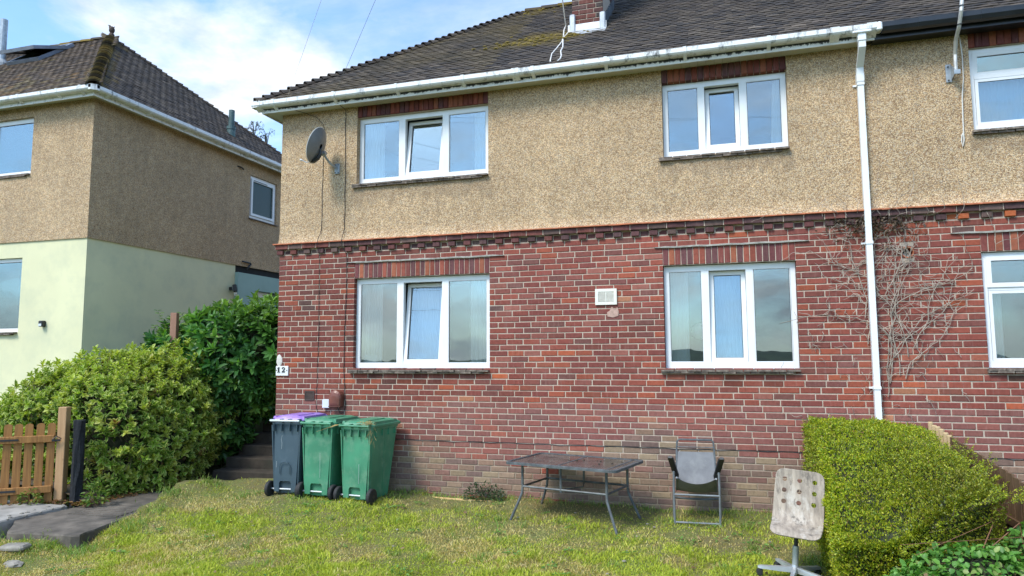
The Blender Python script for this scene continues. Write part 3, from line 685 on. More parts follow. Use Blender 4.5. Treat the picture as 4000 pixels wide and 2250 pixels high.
def col_main(p, g):
    c = np.array(g.choice(TC))*g.uniform(.8, 1.2)
    d = math.hypot((p.x+2.55)/.95, (p.y-1.02)/.42); d2 = math.hypot((p.x+3.0)/.5, (p.y-2.8)/.35)
    a = max(1.0-d, 1.0-d2)+.35*vnoise(np.array([[p.x, p.y, 0]]), 5, 2)[0]
    if p.x < -3.0: a = max(a, .12+.25*vnoise(np.array([[p.x, p.y, 0]]), 2, 6)[0])
    if a > 0: c = c*(1-min(a, .62))+np.array((.17,.12,.022))*min(a, .62)*g.uniform(.6, 1.2)
    if p.z < 5.9 and g.random() < .06: c = c*1.5
    return tuple(c)
EX, EY, EZ, SL, AP = -6.56, -.27, 5.548, .767, 3.05
W_ = AP-EY
def deck(name, par, pts, faces): return link_np(name, pts, faces, WOODIN, par)
def gabled(par, x0, x1, hip):
    ax = x0+W_ if hip else x0
    V = [(x0,EY,EZ), (x1,EY,EZ), (x1,AP,EZ+SL*W_), (ax,AP,EZ+SL*W_), (x0,2*AP-EY,EZ), (x1,2*AP-EY,EZ), (x1,AP,EZ), (x0,AP,EZ)]
    deck("roof_deck", par, V, [(0,1,2,3), (3,2,5,4), (0,3,4) , (0,4,5,1), (1,5,2)])
gabled(HOUSE, EX, XP, True); gabled(HOUSE2, XP+.001, XB+.2, False)
lv = math.hypot(W_, SL*W_); vd = Vector((0, 1, SL)).normalized()
hipk = lambda uu, vv: uu > vv*vd.y-.05
CH = (-2.05, -1.57, 1.18, 2.24)
def keep_main(uu, vv):
    x, y = EX+uu, EY+vv*vd.y
    return x < XP-.01 and hipk(uu, vv) and not (CH[0]-.02 < x < CH[1]+.02 and CH[2]+.03 < y < CH[3]-.03)
slope_tiles(HOUSE, (EX,EY,EZ+.012), (1,0,0), vd, XP-EX+.1, lv-.03, keep_main, col_main, 1)
slope_tiles(HOUSE2, (EX,EY,EZ+.012), (1,0,0), vd, XB+.2-EX, lv-.03, lambda uu, vv: EX+uu >= XP-.01, lambda p, g: tuple(np.array(g.choice(TC))*g.uniform(.8, 1.15)*(1.0 if g.random() > .03 else np.array((2.2,1.5,.6)))), 2)
def half_pipe(par, name, a, b, r0, r1, mat, step, colf, up=(0, 0, 1), n=7, lift=0):
    """overlapping half-round tiles from a up to b"""
    a, b, up = Vector(a), Vector(b), Vector(up); t = (b-a).normalized(); s = t.cross(up).normalized(); w = s.cross(t).normalized()
    k = int((b-a).length/step)
    V = []; ln = step*1.25
    for z, ra, rb in ((0, r0, r0-.016), (ln, r1, r1-.016)):
        for rr in (ra, rb): V += [(-math.cos(math.pi*i/(n-1))*rr, math.sin(math.pi*i/(n-1))*rr*.8-(.0 if z == 0 else .012), z) for i in range(n)]
    F = []
    for i in range(n-1):
        F += [(i, i+1, 2*n+i+1, 2*n+i), (n+i, 3*n+i, 3*n+i+1, n+i+1), (i, n+i, n+i+1, i+1), (2*n+i, 2*n+i+1, 3*n+i+1, 3*n+i)]
    F += [(0, 2*n, 3*n, n), (n-1, 2*n-1, 4*n-1, 3*n-1)]
    me = mesh_np(name, V, F, smooth=False); me.materials.append(mat)
    B = Matrix((s, w, t)).transposed().to_4x4()
    for i in range(k):
        p = a+t*(i*step)+w*(lift+random.uniform(-.004, .006)); inst(name, me, Matrix.Translation(p) @ B @ Matrix.Rotation(random.uniform(-.05, .05), 4, 'Z') @ Matrix.Rotation(random.uniform(-.02, .02), 4, 'X'), par, colf(p))
tcol = lambda p: tuple(np.array(random.choice(TC))*random.uniform(.8, 1.3))
mcol = lambda p: tuple(np.array(random.choice([(.17,.12,.03), (.12,.09,.05), (.09,.075,.055), (.20,.14,.035)]))*random.uniform(.7, 1.2))
mcol2 = lambda p: tuple(np.array(random.choice([(.26,.19,.075), (.20,.145,.06), (.12,.095,.06), (.09,.075,.055), (.30,.225,.10), (.15,.12,.06)]))*random.uniform(.7, 1.2))
half_pipe(HOUSE, "bonnet_tile", (EX-.01,EY-.01,EZ+.01), (EX+W_,AP,EZ+SL*W_+.01), .105, .055, TILE, GAU*1.32, tcol, lift=.0)
half_pipe(HOUSE, "ridge_tile", (EX+W_-.05,AP,EZ+SL*W_-.005), (XP,AP,EZ+SL*W_-.005), .105, .10, TILE, .31, lambda p: mcol(p) if p.x < -1.9 else tcol(p))
half_pipe(HOUSE2, "ridge_tile", (XP,AP,EZ+SL*W_-.005), (XB,AP,EZ+SL*W_-.005), .105, .10, TILE, .31, tcol)
# moss cushions
def moss(par, spots, n, zf, seed):
    g = random.Random(seed); m = MB()
    for i in range(n):
        cx, cy, rx, ry = g.choice(spots); x, y = g.gauss(cx, rx), g.gauss(cy, ry)
        q = lump((x, y, zf(x, y)+.02), g.uniform(.018, .05), seed*999+i, (1, 1, .55), 4); m.add(q.v, q.f)
    m.build("moss", MOSS, par, kind='stuff')
zroof = lambda x, y: EZ+.012+SL*(y-EY)
moss(HOUSE, [(-2.55,1.0,.42,.13), (-2.35,.95,.25,.10), (-2.05,1.0,.12,.07), (-2.95,.95,.3,.10), (-3.1,2.85,.22,.14), (-2.8,3.0,.3,.05)], 150, zroof, 5)

# chimney
zb = 6.55; ch = MB().box(CH[0]+.008, CH[2]+.008, 6.2, CH[1]-.008, CH[3]-.008, 9.5).build("chimney", MORTAR, HOUSE)
CB = [(.085,.038,.034), (.11,.044,.037), (.06,.038,.035), (.045,.036,.034), (.13,.05,.04), (.10,.055,.048)]
cm = [brick_mesh(1, HB+.002, .03, 70+i, .002) for i in range(3)]; [q.materials.append(BRICK) for q in cm]
for k in range(38):
    z = 6.68+.078*k
    for (a, b, f) in ((CH[0], CH[1], 0), (CH[2], CH[3], 1)):
        if f == 1 and z < zroof(0, CH[3]): continue
        L0 = b-a; js = [0, .11, .335, L0] if (k+f) % 2 == 0 and f == 0 else [0, .225, .37, L0] if f == 0 else [0, .22, .44, .66, .88, L0] if k % 2 else [0, .11, .33, .55, .77, L0]
        for p, q in zip(js, js[1:]):
            c = np.array(random.choice(CB)); 
            if f == 0 and .1 < (p+q)/2/L0 < .8 and random.random() < .6: c = np.array((.15,.052,.040))
            w = q-p-.009; mid = a+(p+q)/2
            M = (Y0(mid, CH[2], z) if f == 0 else Y0(CH[1], mid, z) @ Matrix.Rotation(math.pi/2, 4, 'Z')) @ Matrix.Diagonal((w, 1, 1, 1))
            inst("brick", random.choice(cm), M, ch, c*random.uniform(.8, 1.15))
lead = MB(); zr = zroof(0, CH[2])
lead.loft([[(x, CH[2]-.19, zr-.115), (x, CH[2]-.02, zr+.025), (x, CH[2]-.012, zr+.13), (x, CH[2]+.01, zr+.13), (x, CH[2]+.01, zr-.1)] for x in np.linspace(CH[0]-.06, CH[1]+.05, 9)])
lead.build("lead_apron", LEAD, ch)
for x, h in ((CH[0]-.03, .29), (CH[1]-.05, .27)): MB().bevbox(x, CH[2]-.035, zr+.0, x+.085, CH[2]+.03, zr+h, .012).build("lead_corner", LEAD, ch)
for i in range(9):   # stepped soakers up the flank
    y0 = CH[2]+.01+i*.115; z0 = zroof(0, y0)
    MB().prism([(y0, z0-.02), (y0+.13, z0+.08), (y0+.13, z0+.28), (y0, z0+.21)], CH[1]-.001, CH[1]+.012+.0015*i, 'x').build("lead_soaker", simple("dark_lead", (.12,.135,.15), .5, .3, var=.3) if i == 0 else bpy.data.materials["dark_lead"], ch)
MB().box(CH[0]-.06, CH[2]-.06, 9.5, CH[1]+.06, CH[3]+.06, 9.62).build("chimney_cap", CONC2, ch)
for y in (1.45, 1.95): MB().lathe([(.11, 9.62), (.10, 9.95), (.12, 9.97), (.12, 10.0), (.085, 10.0), (.085, 9.7)], 14, Y0(-1.81, y, 0)).build("chimney_pot", TERRA, ch)

# eaves: fascia, soffit boards, gutter with its clips, downpipe
SB = mesh_np("soffit_board", [(-.049,0,0), (.049,0,0), (.049,.205,0), (-.049,.205,0), (-.049,0,.012), (.049,0,.012), (.049,.205,.012), (-.049,.205,.012)], [(0,3,2,1), (4,5,6,7), (0,1,5,4), (1,2,6,5), (2,3,7,6), (3,0,4,7)]); SB.materials.append(SOFFIT)
def eaves(par, x0, x1, y, zs, fm, sm=True, zfas=None):
    """front eaves on a wall at y=0"""
    fo = MB().box(x0, y-.018, zs-.022, x1, y, zs+.15).build("fascia", fm, par)
    if sm:
        so = MB().box(x0+.004, y, zs+.013, x1-.004, -.013, zs+.02).build("soffit", WOODIN, par)
        for i in range(int((x1-x0)/.1)): inst("soffit_board", SB, Y0(x0+.05+.1*i, y+.001, zs), so)
    return fo
def gutter_prof(w=.112, h=.078):
    return [(0, 0), (-w*.96, 0), (-w, h*.12), (-w*1.0, h), (-w*1.04, h), (-w*1.04, h*.96), (-w*1.04, -.002), (-w*.9, -.006), (0, -.006)]
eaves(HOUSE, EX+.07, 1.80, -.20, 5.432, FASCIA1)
MB().box(EX+.052, -.218, 5.41, EX+.07, 6.5, 5.58).build("fascia", FASCIA, HOUSE)
MB().box(EX+.07, .0, 5.432, XA-.012, 6.5, 5.445).build("soffit", SOFFIT, HOUSE)
GZ = 5.478; GY = -.218; GF = GY-.118
def sqgutter(name, mat, par, x0, x1, gy, gz, smooth=False):
    m = MB(); P = [(0, 0), (-.085, 0), (-.104, .012), (-.118, .030), (-.118, .085), (-.112, .085), (-.112, .033), (-.100, .018), (-.083, .006), (0, .006)]
    return m.loft([[(x, gy+a, gz+b) for a, b in P] for x in (x0, x1)]).build(name, mat, par)
gu = sqgutter("gutter", GUTTER, HOUSE, EX-.06, 1.84, GY, GZ)
def side_gutter(par, x, y0, y1, gz, mat, sgn):
    P = [(0, 0), (-.085, 0), (-.104, .012), (-.118, .030), (-.118, .085), (-.112, .085), (-.112, .033), (-.100, .018), (-.083, .006), (0, .006)]
    return MB().loft([[(x+sgn*(-a), y, gz+b) for a, b in P] for y in (y0, y1)]).build("gutter", mat, par)
side_gutter(HOUSE, EX+.05, GF+.005, 6.4, GZ, GUTTER, -1)
def bracket(par, x, gy, gz, mat, w=.042, big=False):
    m = MB(); P = [(-.122, .088), (-.122, .028), (-.106, .008), (-.086, -.005), (-.03, -.03), (-.002, -.045), (-.002, .0), (-.083, -.001), (-.1035, .011), (-.1185, .029), (-.1185, .088)]
    m.loft([[(q, gy+a, gz+b) for a, b in P] for q in (x-w/2, x+w/2)])
    m.box(x-w/2, gy-.123, gz+.086, x+w/2, gy-.09, gz+.092); return m.build("gutter_bracket", mat, par)
for x in (-6.249, -5.245, -4.254, -3.263, -2.282, -1.318, -.335, .644): bracket(gu, x, GY, GZ, UPVC)
for x in (-2.52, 1.369, 1.76, -6.52): bracket(gu, x, GY, GZ, GUTTER, .10)
m = MB(); m.bevbox(1.805, GY-.126, GZ-.008, 1.865, GY, GZ+.095, .012); m.build("stop_end", UPVC, gu)
dp = MB(); PX = 1.652
dp.bevbox(PX-.10, GY-.124, GZ-.012, PX+.10, GY, GZ+.02, .008); dp.bevbox(PX-.045, GY-.105, GZ-.10, PX+.045, GY-.015, GZ-.005, .008)
sq = lambda c, w=.034: [(c[0]-w, c[1]-w, c[2]), (c[0]+w, c[1]-w, c[2]), (c[0]+w, c[1]+w, c[2]), (c[0]-w, c[1]+w, c[2])]
dp.loft([sq((PX, GY-.06, GZ-.08), .037), sq((PX, GY-.055, GZ-.17), .037), sq((PX, -.075, GZ-.34), .037), sq((PX, -.065, GZ-.42), .037)])
dp.loft([sq((PX, -.062, GZ-.40), .041), sq((PX, -.062, GZ-.50), .041)])
dp.loft([sq((PX, -.062, GZ-.49), .033), sq((PX, -.062, -.1), .033)])
dpo = dp.build("downpipe", UPVC, HOUSE)
for z in (4.95, 3.06, 1.4): 
    q = MB(); q.box(PX-.04, -.103, z-.016, PX+.04, -.0, z+.016); q.box(PX-.075, -.03, z-.01, PX-.04, -.012, z+.01); q.build("pipe_clip", UPVC, dpo)
eaves(HOUSE2, 1.80, XB+.1, -.20, 5.432, BLACKPVC, False)
MB().box(1.80, -.2, 5.428, XB+.1, -.013, 5.44).build("soffit", BLACKPVC, HOUSE2)
g2 = MB(); P = [(0, .03), (-.02, -.012), (-.056, -.03), (-.092, -.012), (-.114, .03), (-.114, .085), (-.109, .085), (-.109, .03), (-.09, -.008), (-.056, -.025), (-.022, -.008), (-.005, .03)]
g2o = g2.loft([[(x, GY+a, GZ+b) for a, b in P] for x in (1.865, XB+.1)]).build("gutter", BLACKPVC, HOUSE2)
for x in (2.28, 2.9, 3.7, 4.6): MB().loft([[(q, GY+a*1.035, GZ+b*1.03-.001) for a, b in P] for q in (x-.05, x+.05)]).build("gutter_joint", BLACKPVC, g2o)

# ------------------------------------------------------------------ neighbouring house on the left
NX, NZ0 = -9.98, -.1
NU = [(-12.75,-11.28,4.94,5.94)]; NL = [(-12.85,-11.37,2.224,3.487)]
wall_holes("pebble_dashed_wall", -19, NX+.022, 3.755, 6.125, NU, -.022, .23, PEB, HOUSE3)
wall_holes("rendered_wall", -19, NX, NZ0, 3.7545, NL, .0, .23, CREAM, HOUSE3)
def xwall(name, y0, y1, z0, z1, holes, xf, xb, mat, par):
    o = wall_holes(name, y0, y1, z0, z1, holes, xf, xb, mat, par)            # built in (y, x, z), then swapped
    me = o.data; base = world(o).translation
    co = np.zeros(len(me.vertices)*3); me.vertices.foreach_get("co", co); co = co.reshape(-1, 3)
    w = co+np.array(base); w = w[:, [1, 0, 2]]; nb = np.array([(w[:,0].min()+w[:,0].max())/2, (w[:,1].min()+w[:,1].max())/2, w[:,2].min()])
    me.vertices.foreach_set("co", (w-nb).ravel()); me.flip_normals(); place(o, Matrix.Translation(Vector(nb)), par); return o
NS = [(4.05,5.02,4.86,5.83)]
xwall("pebble_dashed_wall", .23, 6.2, 3.755, 6.125, NS, NX+.022, NX-.22, PEB, HOUSE3)
xwall("rendered_wall", .23, 3.67, NZ0, 3.7545, [], NX, NX-.22, CREAM, HOUSE3)
xwall("turquoise_rendered_wall", 3.671, 6.2, NZ0, 3.60, [(4.25,5.05,.83,3.25)], NX+.08, NX-.15, TURQ, HOUSE3)
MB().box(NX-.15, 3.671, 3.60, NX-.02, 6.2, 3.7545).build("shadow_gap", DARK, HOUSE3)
dr = MB().box(NX-.10, 4.255, .83, NX-.05, 5.045, 3.245).build("door", UPVC, HOUSE3)
m = MB(); m.box(NX-.05, 4.33, 2.2, NX-.045, 4.97, 3.1); m.build("door_pane", GLASS, dr)
MB().box(-19, 6.0, NZ0, NX-.22, 6.2, 6.12).build("rear_wall", PEB, HOUSE3)
MB().box(-18.9, .23, 3.7, NX-.22, 6.0, 3.75).build("upper_floor", ROOM, HOUSE3); MB().box(-18.9, .23, 6.09, NX-.22, 6.0, 6.12).build("ceiling_slab", ROOM, HOUSE3)
MB().box(-18.9, 2.6, NZ0, NX-.22, 2.7, 6.08).build("room_partition", ROOM, HOUSE3)
def window1(par, o, y, fr, mat=GLASS, div=None, wf=.055):
    x0, x1, z0, z1 = o; f = MB(); frame_ring(f, x0+.003, x1-.003, z0+.003, z1-.003, wf, wf, fr, .06, y, y+.07); fo = f.build("window", UPVC, par)
    if div: MB().box(x0+div-.03, y+.001, z0+.063, x0+div+.03, y+.069, z1-fr-.003).build("mullion", UPVC, fo)
    for a, c in (((x0+wf, x0+div-.033), (x0+div+.033, x1-wf)) if div else ((x0+wf, x1-wf),)):
        glazing(fo, a+.004, c-.004, z0+.065, z1-fr-.004, y+.015)
    sills(fo, x0-.02, x1+.0, z0, -.06, .06); return fo
NWU = window1(HOUSE3, NU[0], .03, .075, div=.55); NWL = window1(HOUSE3, NL[0], .05, .06, div=.55)
# frosted window on the flank
m = MB()
def swap(m): m.v = [(b, a, c) for a, b, c in m.v]; return m
y0, y1, z0, z1 = NS[0]; q = MB(); frame_ring(q, y0+.003, y1-.003, z0+.003, z1-.003, .06, .06, .06, .06, NX-.06, NX-.02); fs = swap(q).build("window", UPVC, HOUSE3)
q = MB(); frame_ring(q, y0+.07, y1-.07, z0+.07, z1-.07, .05, .05, .05, .05, NX-.019, NX+.008); swap(q).build("sash", UPVC, fs)
swap(MB().box(y0+.118, NX-.03, z0+.118, y1-.118, NX-.022, z1-.118)).build("pane", FROST, fs)
swap(MB().box(y0+.15, NX+.008, z1-.105, y1-.35, NX+.012, z1-.09)).build("trickle_vent", SEAL, fs)
for i in range(6): a = y0-.03+i*.17; swap(MB().box(a, NX-.02, z0-.03+random.uniform(-.004, .004), a+.166, NX+.06, z0-.008)).build("sill_tile", SILLT, fs)
# roof of the neighbouring house
EX3, EZ3, SL3, AY3 = -9.72, 6.195, .83, 3.10; W3 = AY3-EY; AX3 = EX3-W3; AZ3 = EZ3+SL3*W3
deck("roof_deck", HOUSE3, [(-19,EY,EZ3), (EX3,EY,EZ3), (AX3,AY3,AZ3), (-19,AY3,AZ3), (EX3,2*AY3-EY,EZ3), (-19,2*AY3-EY,EZ3)], [(0,1,2,3), (1,4,2), (4,5,3,2), (0,5,4,1), (0,3,5)])
l3 = math.hypot(W3, SL3*W3); v3 = Vector((0, 1, SL3)).normalized(); v3s = Vector((-1, 0, SL3)).normalized()
def col_nb(p, g, k=1):
    c = np.array(g.choice(TC))*g.uniform(.72, 1.4)*np.array((1.25,1.12,.98))*k
    a = .25+.55*vnoise(np.array([[p.x, p.y, 0]]), 1.8, 21)[0]
    if k == 1 and g.random() < a: c = c*.35+np.array(g.choice([(.22,.13,.055), (.16,.12,.05), (.20,.16,.09)]))*.65*g.uniform(.6, 1.15)
    return tuple(c)
slope_tiles(HOUSE3, (-17.6,EY,EZ3+.012), (1,0,0), v3, 17.6+EX3+.1, l3-.03, lambda uu, vv: -17.6+uu < EX3-vv*v3.y+.05, col_nb, 11)
def col_nbs(p, g):
    c = np.array(g.choice(TC))*g.uniform(.8, 1.25)*1.05
    if (p.y-EY)-(EX3-p.x) < .35+.3*vnoise(np.array([[p.x, p.y, 0]]), 3, 8)[0] and g.random() < .7: c = c*.5+np.array((.18,.125,.045))*.5
    return tuple(c)
slope_tiles(HOUSE3, (EX3,EY,EZ3+.012), (0,1,0), v3s, 2*W3+.2, l3-.03, lambda uu, vv: vv*v3.y-.05 < uu < 2*W3-vv*v3.y+.05, col_nbs, 12)
half_pipe(HOUSE3, "bonnet_tile", (EX3+.0,EY,EZ3+.015), (AX3,AY3,AZ3+.02), .128, .075, TILE, .105*1.3, mcol2, lift=.0)
half_pipe(HOUSE3, "bonnet_tile", (EX3,2*AY3-EY,EZ3+.01), (AX3,AY3,AZ3+.01), .10, .07, TILE, .105*1.25, tcol)
half_pipe(HOUSE3, "ridge_tile", (-17.6,AY3,AZ3), (AX3,AY3,AZ3), .105, .10, TILE, .31, mcol)
fin = MB(); fin.lathe([(.06, -.10), (.06, .02), (.035, .05), (.06, .10), (.062, .14), (.04, .19), (.015, .21)], 10, Y0(AX3+.02, AY3, AZ3+.08)); fin.tube([(AX3-.02,AY3,AZ3+.26), (AX3-.05,AY3,AZ3+.32), (AX3-.10,AY3,AZ3+.345)], [.035, .02, .006], 5); fin.tube([(AX3+.05,AY3,AZ3+.22), (AX3+.09,AY3,AZ3+.28)], [.025, .006], 5)
fin.build("finial", TERRA, HOUSE3)
f3 = MB(); f3.box(-19, -.218, 6.075, NX+.22, -.20, 6.24); f3.build("fascia", FASCIA, HOUSE3)
MB().box(NX+.202, -.199, 6.075, NX+.22, 6.4, 6.24).build("fascia", FASCIA, HOUSE3)
MB().box(-19, -.2, 6.126, NX+.202, -.023, 6.137).build("soffit", SOFFIT, HOUSE3); MB().box(NX+.023, -.022, 6.126, NX+.202, 6.4, 6.137).build("soffit", SOFFIT, HOUSE3)
g3 = sqgutter("gutter", GUTTER, HOUSE3, -19, NX+.27, GY, 6.138)
g3s = side_gutter(HOUSE3, NX+.22, -.27, 6.3, 6.138, GUTTER, 1)
MB().prism([(NX+.22,-.218), (NX+.22,-.336), (NX+.27,-.336), (NX+.338,-.27), (NX+.338,-.218)], 6.134, 6.226, 'z').build("gutter_corner", GUTTER, g3)
for x in (-12.9, -12.1, -11.3, -10.45, -9.95): bracket(g3, x, GY, 6.138, GUTTER, .05)
for y in (.0, .9, 1.8, 2.7, 3.6, 4.5, 5.4):
    m = MB(); P = [(-.122, .088), (-.122, .028), (-.106, .008), (-.086, -.005), (-.03, -.03), (-.002, -.045), (-.002, .0), (-.083, -.001), (-.1035, .011), (-.1185, .029), (-.1185, .088)]
    m.loft([[(NX+.22-a, q, 6.138+b) for a, b in P] for q in (y-.025, y+.025)]); m.build("gutter_bracket", GUTTER, g3s)
# skylight, flue
nz3 = Vector((0, -SL3, 1)).normalized(); B3 = Matrix((Vector((1,0,0)), v3, nz3)).transposed().to_4x4()
SKM = Matrix.Translation(Vector((-13.78, 2.0, EZ3+SL3*(2.0-EY)+.02))) @ B3
sk = MB(); q = MB(); frame_ring(q, -.92, 0, 0, 1.05, .06, .06, .06, .06, 0, .09); q.v = [(a, c, b) for a, b, c in q.v]
sk.v = [tuple(SKM @ Vector(p)) for p in q.v]; sk.f = q.f; sko = sk.build("skylight", SKYL, HOUSE3)
SM2 = SKM @ Y0(0, .55, .10) @ Matrix.Rotation(R(-17), 4, 'X') @ Y0(0, -.55, 0)
q = MB(); frame_ring(q, -.95, .03, -.03, 1.08, .07, .07, .07, .09, 0, .07); q.v = [tuple(SM2 @ Vector((a, c, b))) for a, b, c in q.v]; q.build("sash", SKYL, sko)
q = MB().box(-.88, .06, .02, -.04, .99, .03); q.v = [tuple(SM2 @ Vector(p)) for p in q.v]; q.build("pane", simple("skylight_glass", (.05,.06,.08), .08, var=.05), sko)
fl = MB().lathe([(.075, 7.9), (.075, 9.35)], 14, Y0(-15.22, 2.24, 0)).build("flue", GALV, HOUSE3)
MB().lathe([(.19, 8.16), (.15, 8.32), (.085, 8.42)], 14, Y0(-15.22, 2.24, 0)).build("flue_skirt", simple("weathered_lead", (.33,.35,.36), .5, var=.2), fl)
vp = MB().lathe([(.088, 6.52), (.088, 6.80), (.098, 6.80), (.098, 6.86), (.062, 6.87), (.062, 7.235), (.054, 7.235), (.054, 7.0)], 16, Y0(-10.27, 3.75, 0)).build("vent_pipe", VENTG, HOUSE3)
# ------------------------------------------------------------------ things fixed to the walls
def thing(name, label, cat, loc, group=None, rz=0, M=None): return empty(name, loc, label, cat, group, None, rz, M)
def T(m, M): m.v = [tuple(M @ Vector(p)) for p in m.v]; return m
# number plate
np_ = thing("number_plate", "white plate with black numerals 12 at the left corner of the brick wall", "number plate", (-6.185, -.002, 1.508))
MB().bevbox(-6.288, -.018, 1.508, -6.080, -.002, 1.650, .004).build("plate", PLATEW, np_)
def glyph(ch, x, z, h, y, par):
    """slab numerals drawn as outlines with thick and thin strokes"""
    G = {'1': [[(0,0), (.62,0), (.62,.10), (.46,.10), (.46,1), (.30,1), (0,.80), (0,.70), (.16,.76), (.16,.10), (0,.10)]],
         '2': [[(0,0), (.66,0), (.70,.30), (.62,.30), (.56,.18), (.34,.18), (.60,.46), (.70,.62), (.68,.80), (.56,.95), (.34,1.0), (.12,.95), (.02,.80), (.05,.66), (.16,.62), (.26,.68), (.24,.80), (.30,.90), (.42,.88), (.48,.74), (.42,.58), (.22,.34), (0,.12)]]}
    for poly in G[ch]: MB().prism([(x+a*h, z+b*h) for a, b in poly], y-.004, y, 'y').build("numeral", PLATEB, par)
glyph('1', -6.262, 1.556, .078, -.0185, np_); glyph('2', -6.186, 1.556, .078, -.0185, np_)
for s, x in ((1, -6.275), (-1, -6.10)): MB().prism([(x-.009*s, 1.588), (x+.010*s, 1.580), (x+.004*s, 1.588), (x+.010*s, 1.596)], -.0225, -.0185, 'y').build("flourish", PLATEB, np_)
MB().box(-6.24, -.0195, 1.541, -6.12, -.0185, 1.5435).build("underline", GREYP, np_)
rp = lump((-6.245, -.002, 1.73), .085, 4, (.55, .12, 1.05)); o = rp.build("render_patch", FACEB); tagp(o, label="whitish blob of old render on the brick corner just above the number plate", cat="patch")
# brown air brick, pale box, brown meter cowl
ab = thing("air_brick", "small dark brown louvred air brick low on the brick wall", "air vent", (-5.722, 0, 1.158))
m = MB(); frame_ring(m, -5.800, -5.645, 1.158, 1.292, .012, .012, .012, .012, -.012, .004); m.build("frame", TERRA, ab); MB().box(-5.79, -.001, 1.168, -5.655, .004, 1.282).build("backing", DARK, ab)
for i in range(8): MB().prism([(-.011, 1.172+.0138*i), (-.003, 1.181+.0138*i), (-.001, 1.177+.0138*i), (-.009, 1.170+.0138*i)], -5.788, -5.657, 'x').build("louvre", TERRA, ab)
jb = thing("junction_box", "small pale grey box on the wall beside the brown cowl", "junction box", (-5.428, 0, 1.057)); MB().bevbox(-5.482, -.045, 1.057, -5.375, -.002, 1.18, .008).build("box", GREYP, jb); MB().bevbox(-5.484, -.052, 1.06, -5.373, -.045, 1.177, .003).build("lid", GREYP, jb)
mc = thing("meter_cowl", "rounded dark red brown plastic cowl on the brick wall above the bins", "cowl", (-5.263, 0, 1.08))
m = MB(); rings = []
for y, s in ((-.002, 1.0), (-.05, .99), (-.085, .93), (-.105, .78), (-.112, .45)):
    rings.append([(-5.263+a*s, y, 1.19+b*s-(.012 if s < .9 else 0)) for a, b in [(-.100,-.105), (.100,-.105), (.103,.02), (.095,.065), (.07,.10), (.035,.12), (0,.127), (-.035,.12), (-.07,.10), (-.095,.065), (-.103,.02)]])
m.loft(rings).build("cover", BROWNP, mc, smooth=False); MB().box(-5.355, -.10, 1.078, -5.171, -.01, 1.092).build("base", BROWNP, mc)
# cables on the front wall
def cable(name, pts, r, mat, label, cat="cable", group=None): return tagp(MB().tube(pts, r, 5).build(name, mat), label=label, cat=cat, group=group)
def wig(pts, n=5, a=.006):
    out = []; g = random.Random(len(pts)*7+int(abs(pts[0][0])*100))
    for p, q in zip(pts, pts[1:]):
        for i in range(n): t = i/n; out.append((p[0]+(q[0]-p[0])*t+g.uniform(-a, a), p[1]+(q[1]-p[1])*t, p[2]+(q[2]-p[2])*t))
    return out+[pts[-1]]
cable("wall_cable", wig([(-6.03,-.225,5.44), (-5.98,-.20,5.425), (-5.90,-.03,5.425), (-5.70,-.02,5.34), (-5.60,-.018,5.24), (-5.566,-.018,5.15), (-5.572,-.018,4.6), (-5.58,-.018,3.62), (-5.595,-.085,3.46), (-5.60,-.08,3.39), (-5.60,-.012,3.25), (-5.590,-.008,2.25), (-5.600,-.008,1.6), (-5.61,-.008,1.06), (-5.58,-.01,1.00), (-5.52,-.01,.985), (-5.45,-.012,1.0), (-5.43,-.02,1.06)]), .0038, CABLE, "thin dark cable running down the wall past the dish to the pale box")
cable("wall_cable", wig([(-5.22,-.225,5.43), (-5.21,-.02,5.40), (-5.205,-.018,4.9), (-5.196,-.018,4.3), (-5.20,-.018,3.62), (-5.205,-.085,3.46), (-5.20,-.07,3.37), (-5.15,-.012,3.23), (-5.155,-.008,2.7), (-5.17,-.008,2.2), (-5.172,-.008,1.6), (-5.15,-.01,1.3), (-5.135,-.01,1.10), (-5.16,-.012,1.0), (-5.22,-.012,.985), (-5.255,-.02,1.08)]), .0048, CABLE, "thicker dark cable running down beside the left windows to the brown cowl")
# white ventilator
wv = thing("wall_vent", "ivory plastic louvred ventilator between the two lower windows", "wall vent", (-1.413, 0, 2.425))
m = MB(); frame_ring(m, -1.552, -1.275, 2.425, 2.630, .038, .038, .038, .030, -.022, -.002); m.build("frame", IVORY, wv); MB().box(-1.516, -.006, 2.453, -1.311, -.001, 2.594).build("backing", simple("vent_shadow", (.30,.29,.25), .8), wv)
MB().box(-1.4175, -.021, 2.455, -1.4085, -.006, 2.592).build("divider", IVORY, wv)
for i in range(9): MB().prism([(-.020, 2.459+.0150*i), (-.007, 2.4695+.0150*i), (-.006, 2.467+.0150*i), (-.019, 2.4555+.0150*i)], -1.514, -1.313, 'x').build("louvre", IVORY, wv)
m = MB(); pp = [(-1.40,2.275), (-1.33,2.262), (-1.262,2.28), (-1.255,2.335), (-1.27,2.39), (-1.31,2.372), (-1.345,2.40), (-1.372,2.345), (-1.405,2.33)]; m.prism(pp, -.005, .004, 'y')
o = m.build("mortar_patch", simple("pinkish_mortar", (.46,.30,.24), .95, var=.25, vs=20, bs=70)); tagp(o, label="pinkish smear of repair mortar on the brick under the ivory ventilator", cat="patch")
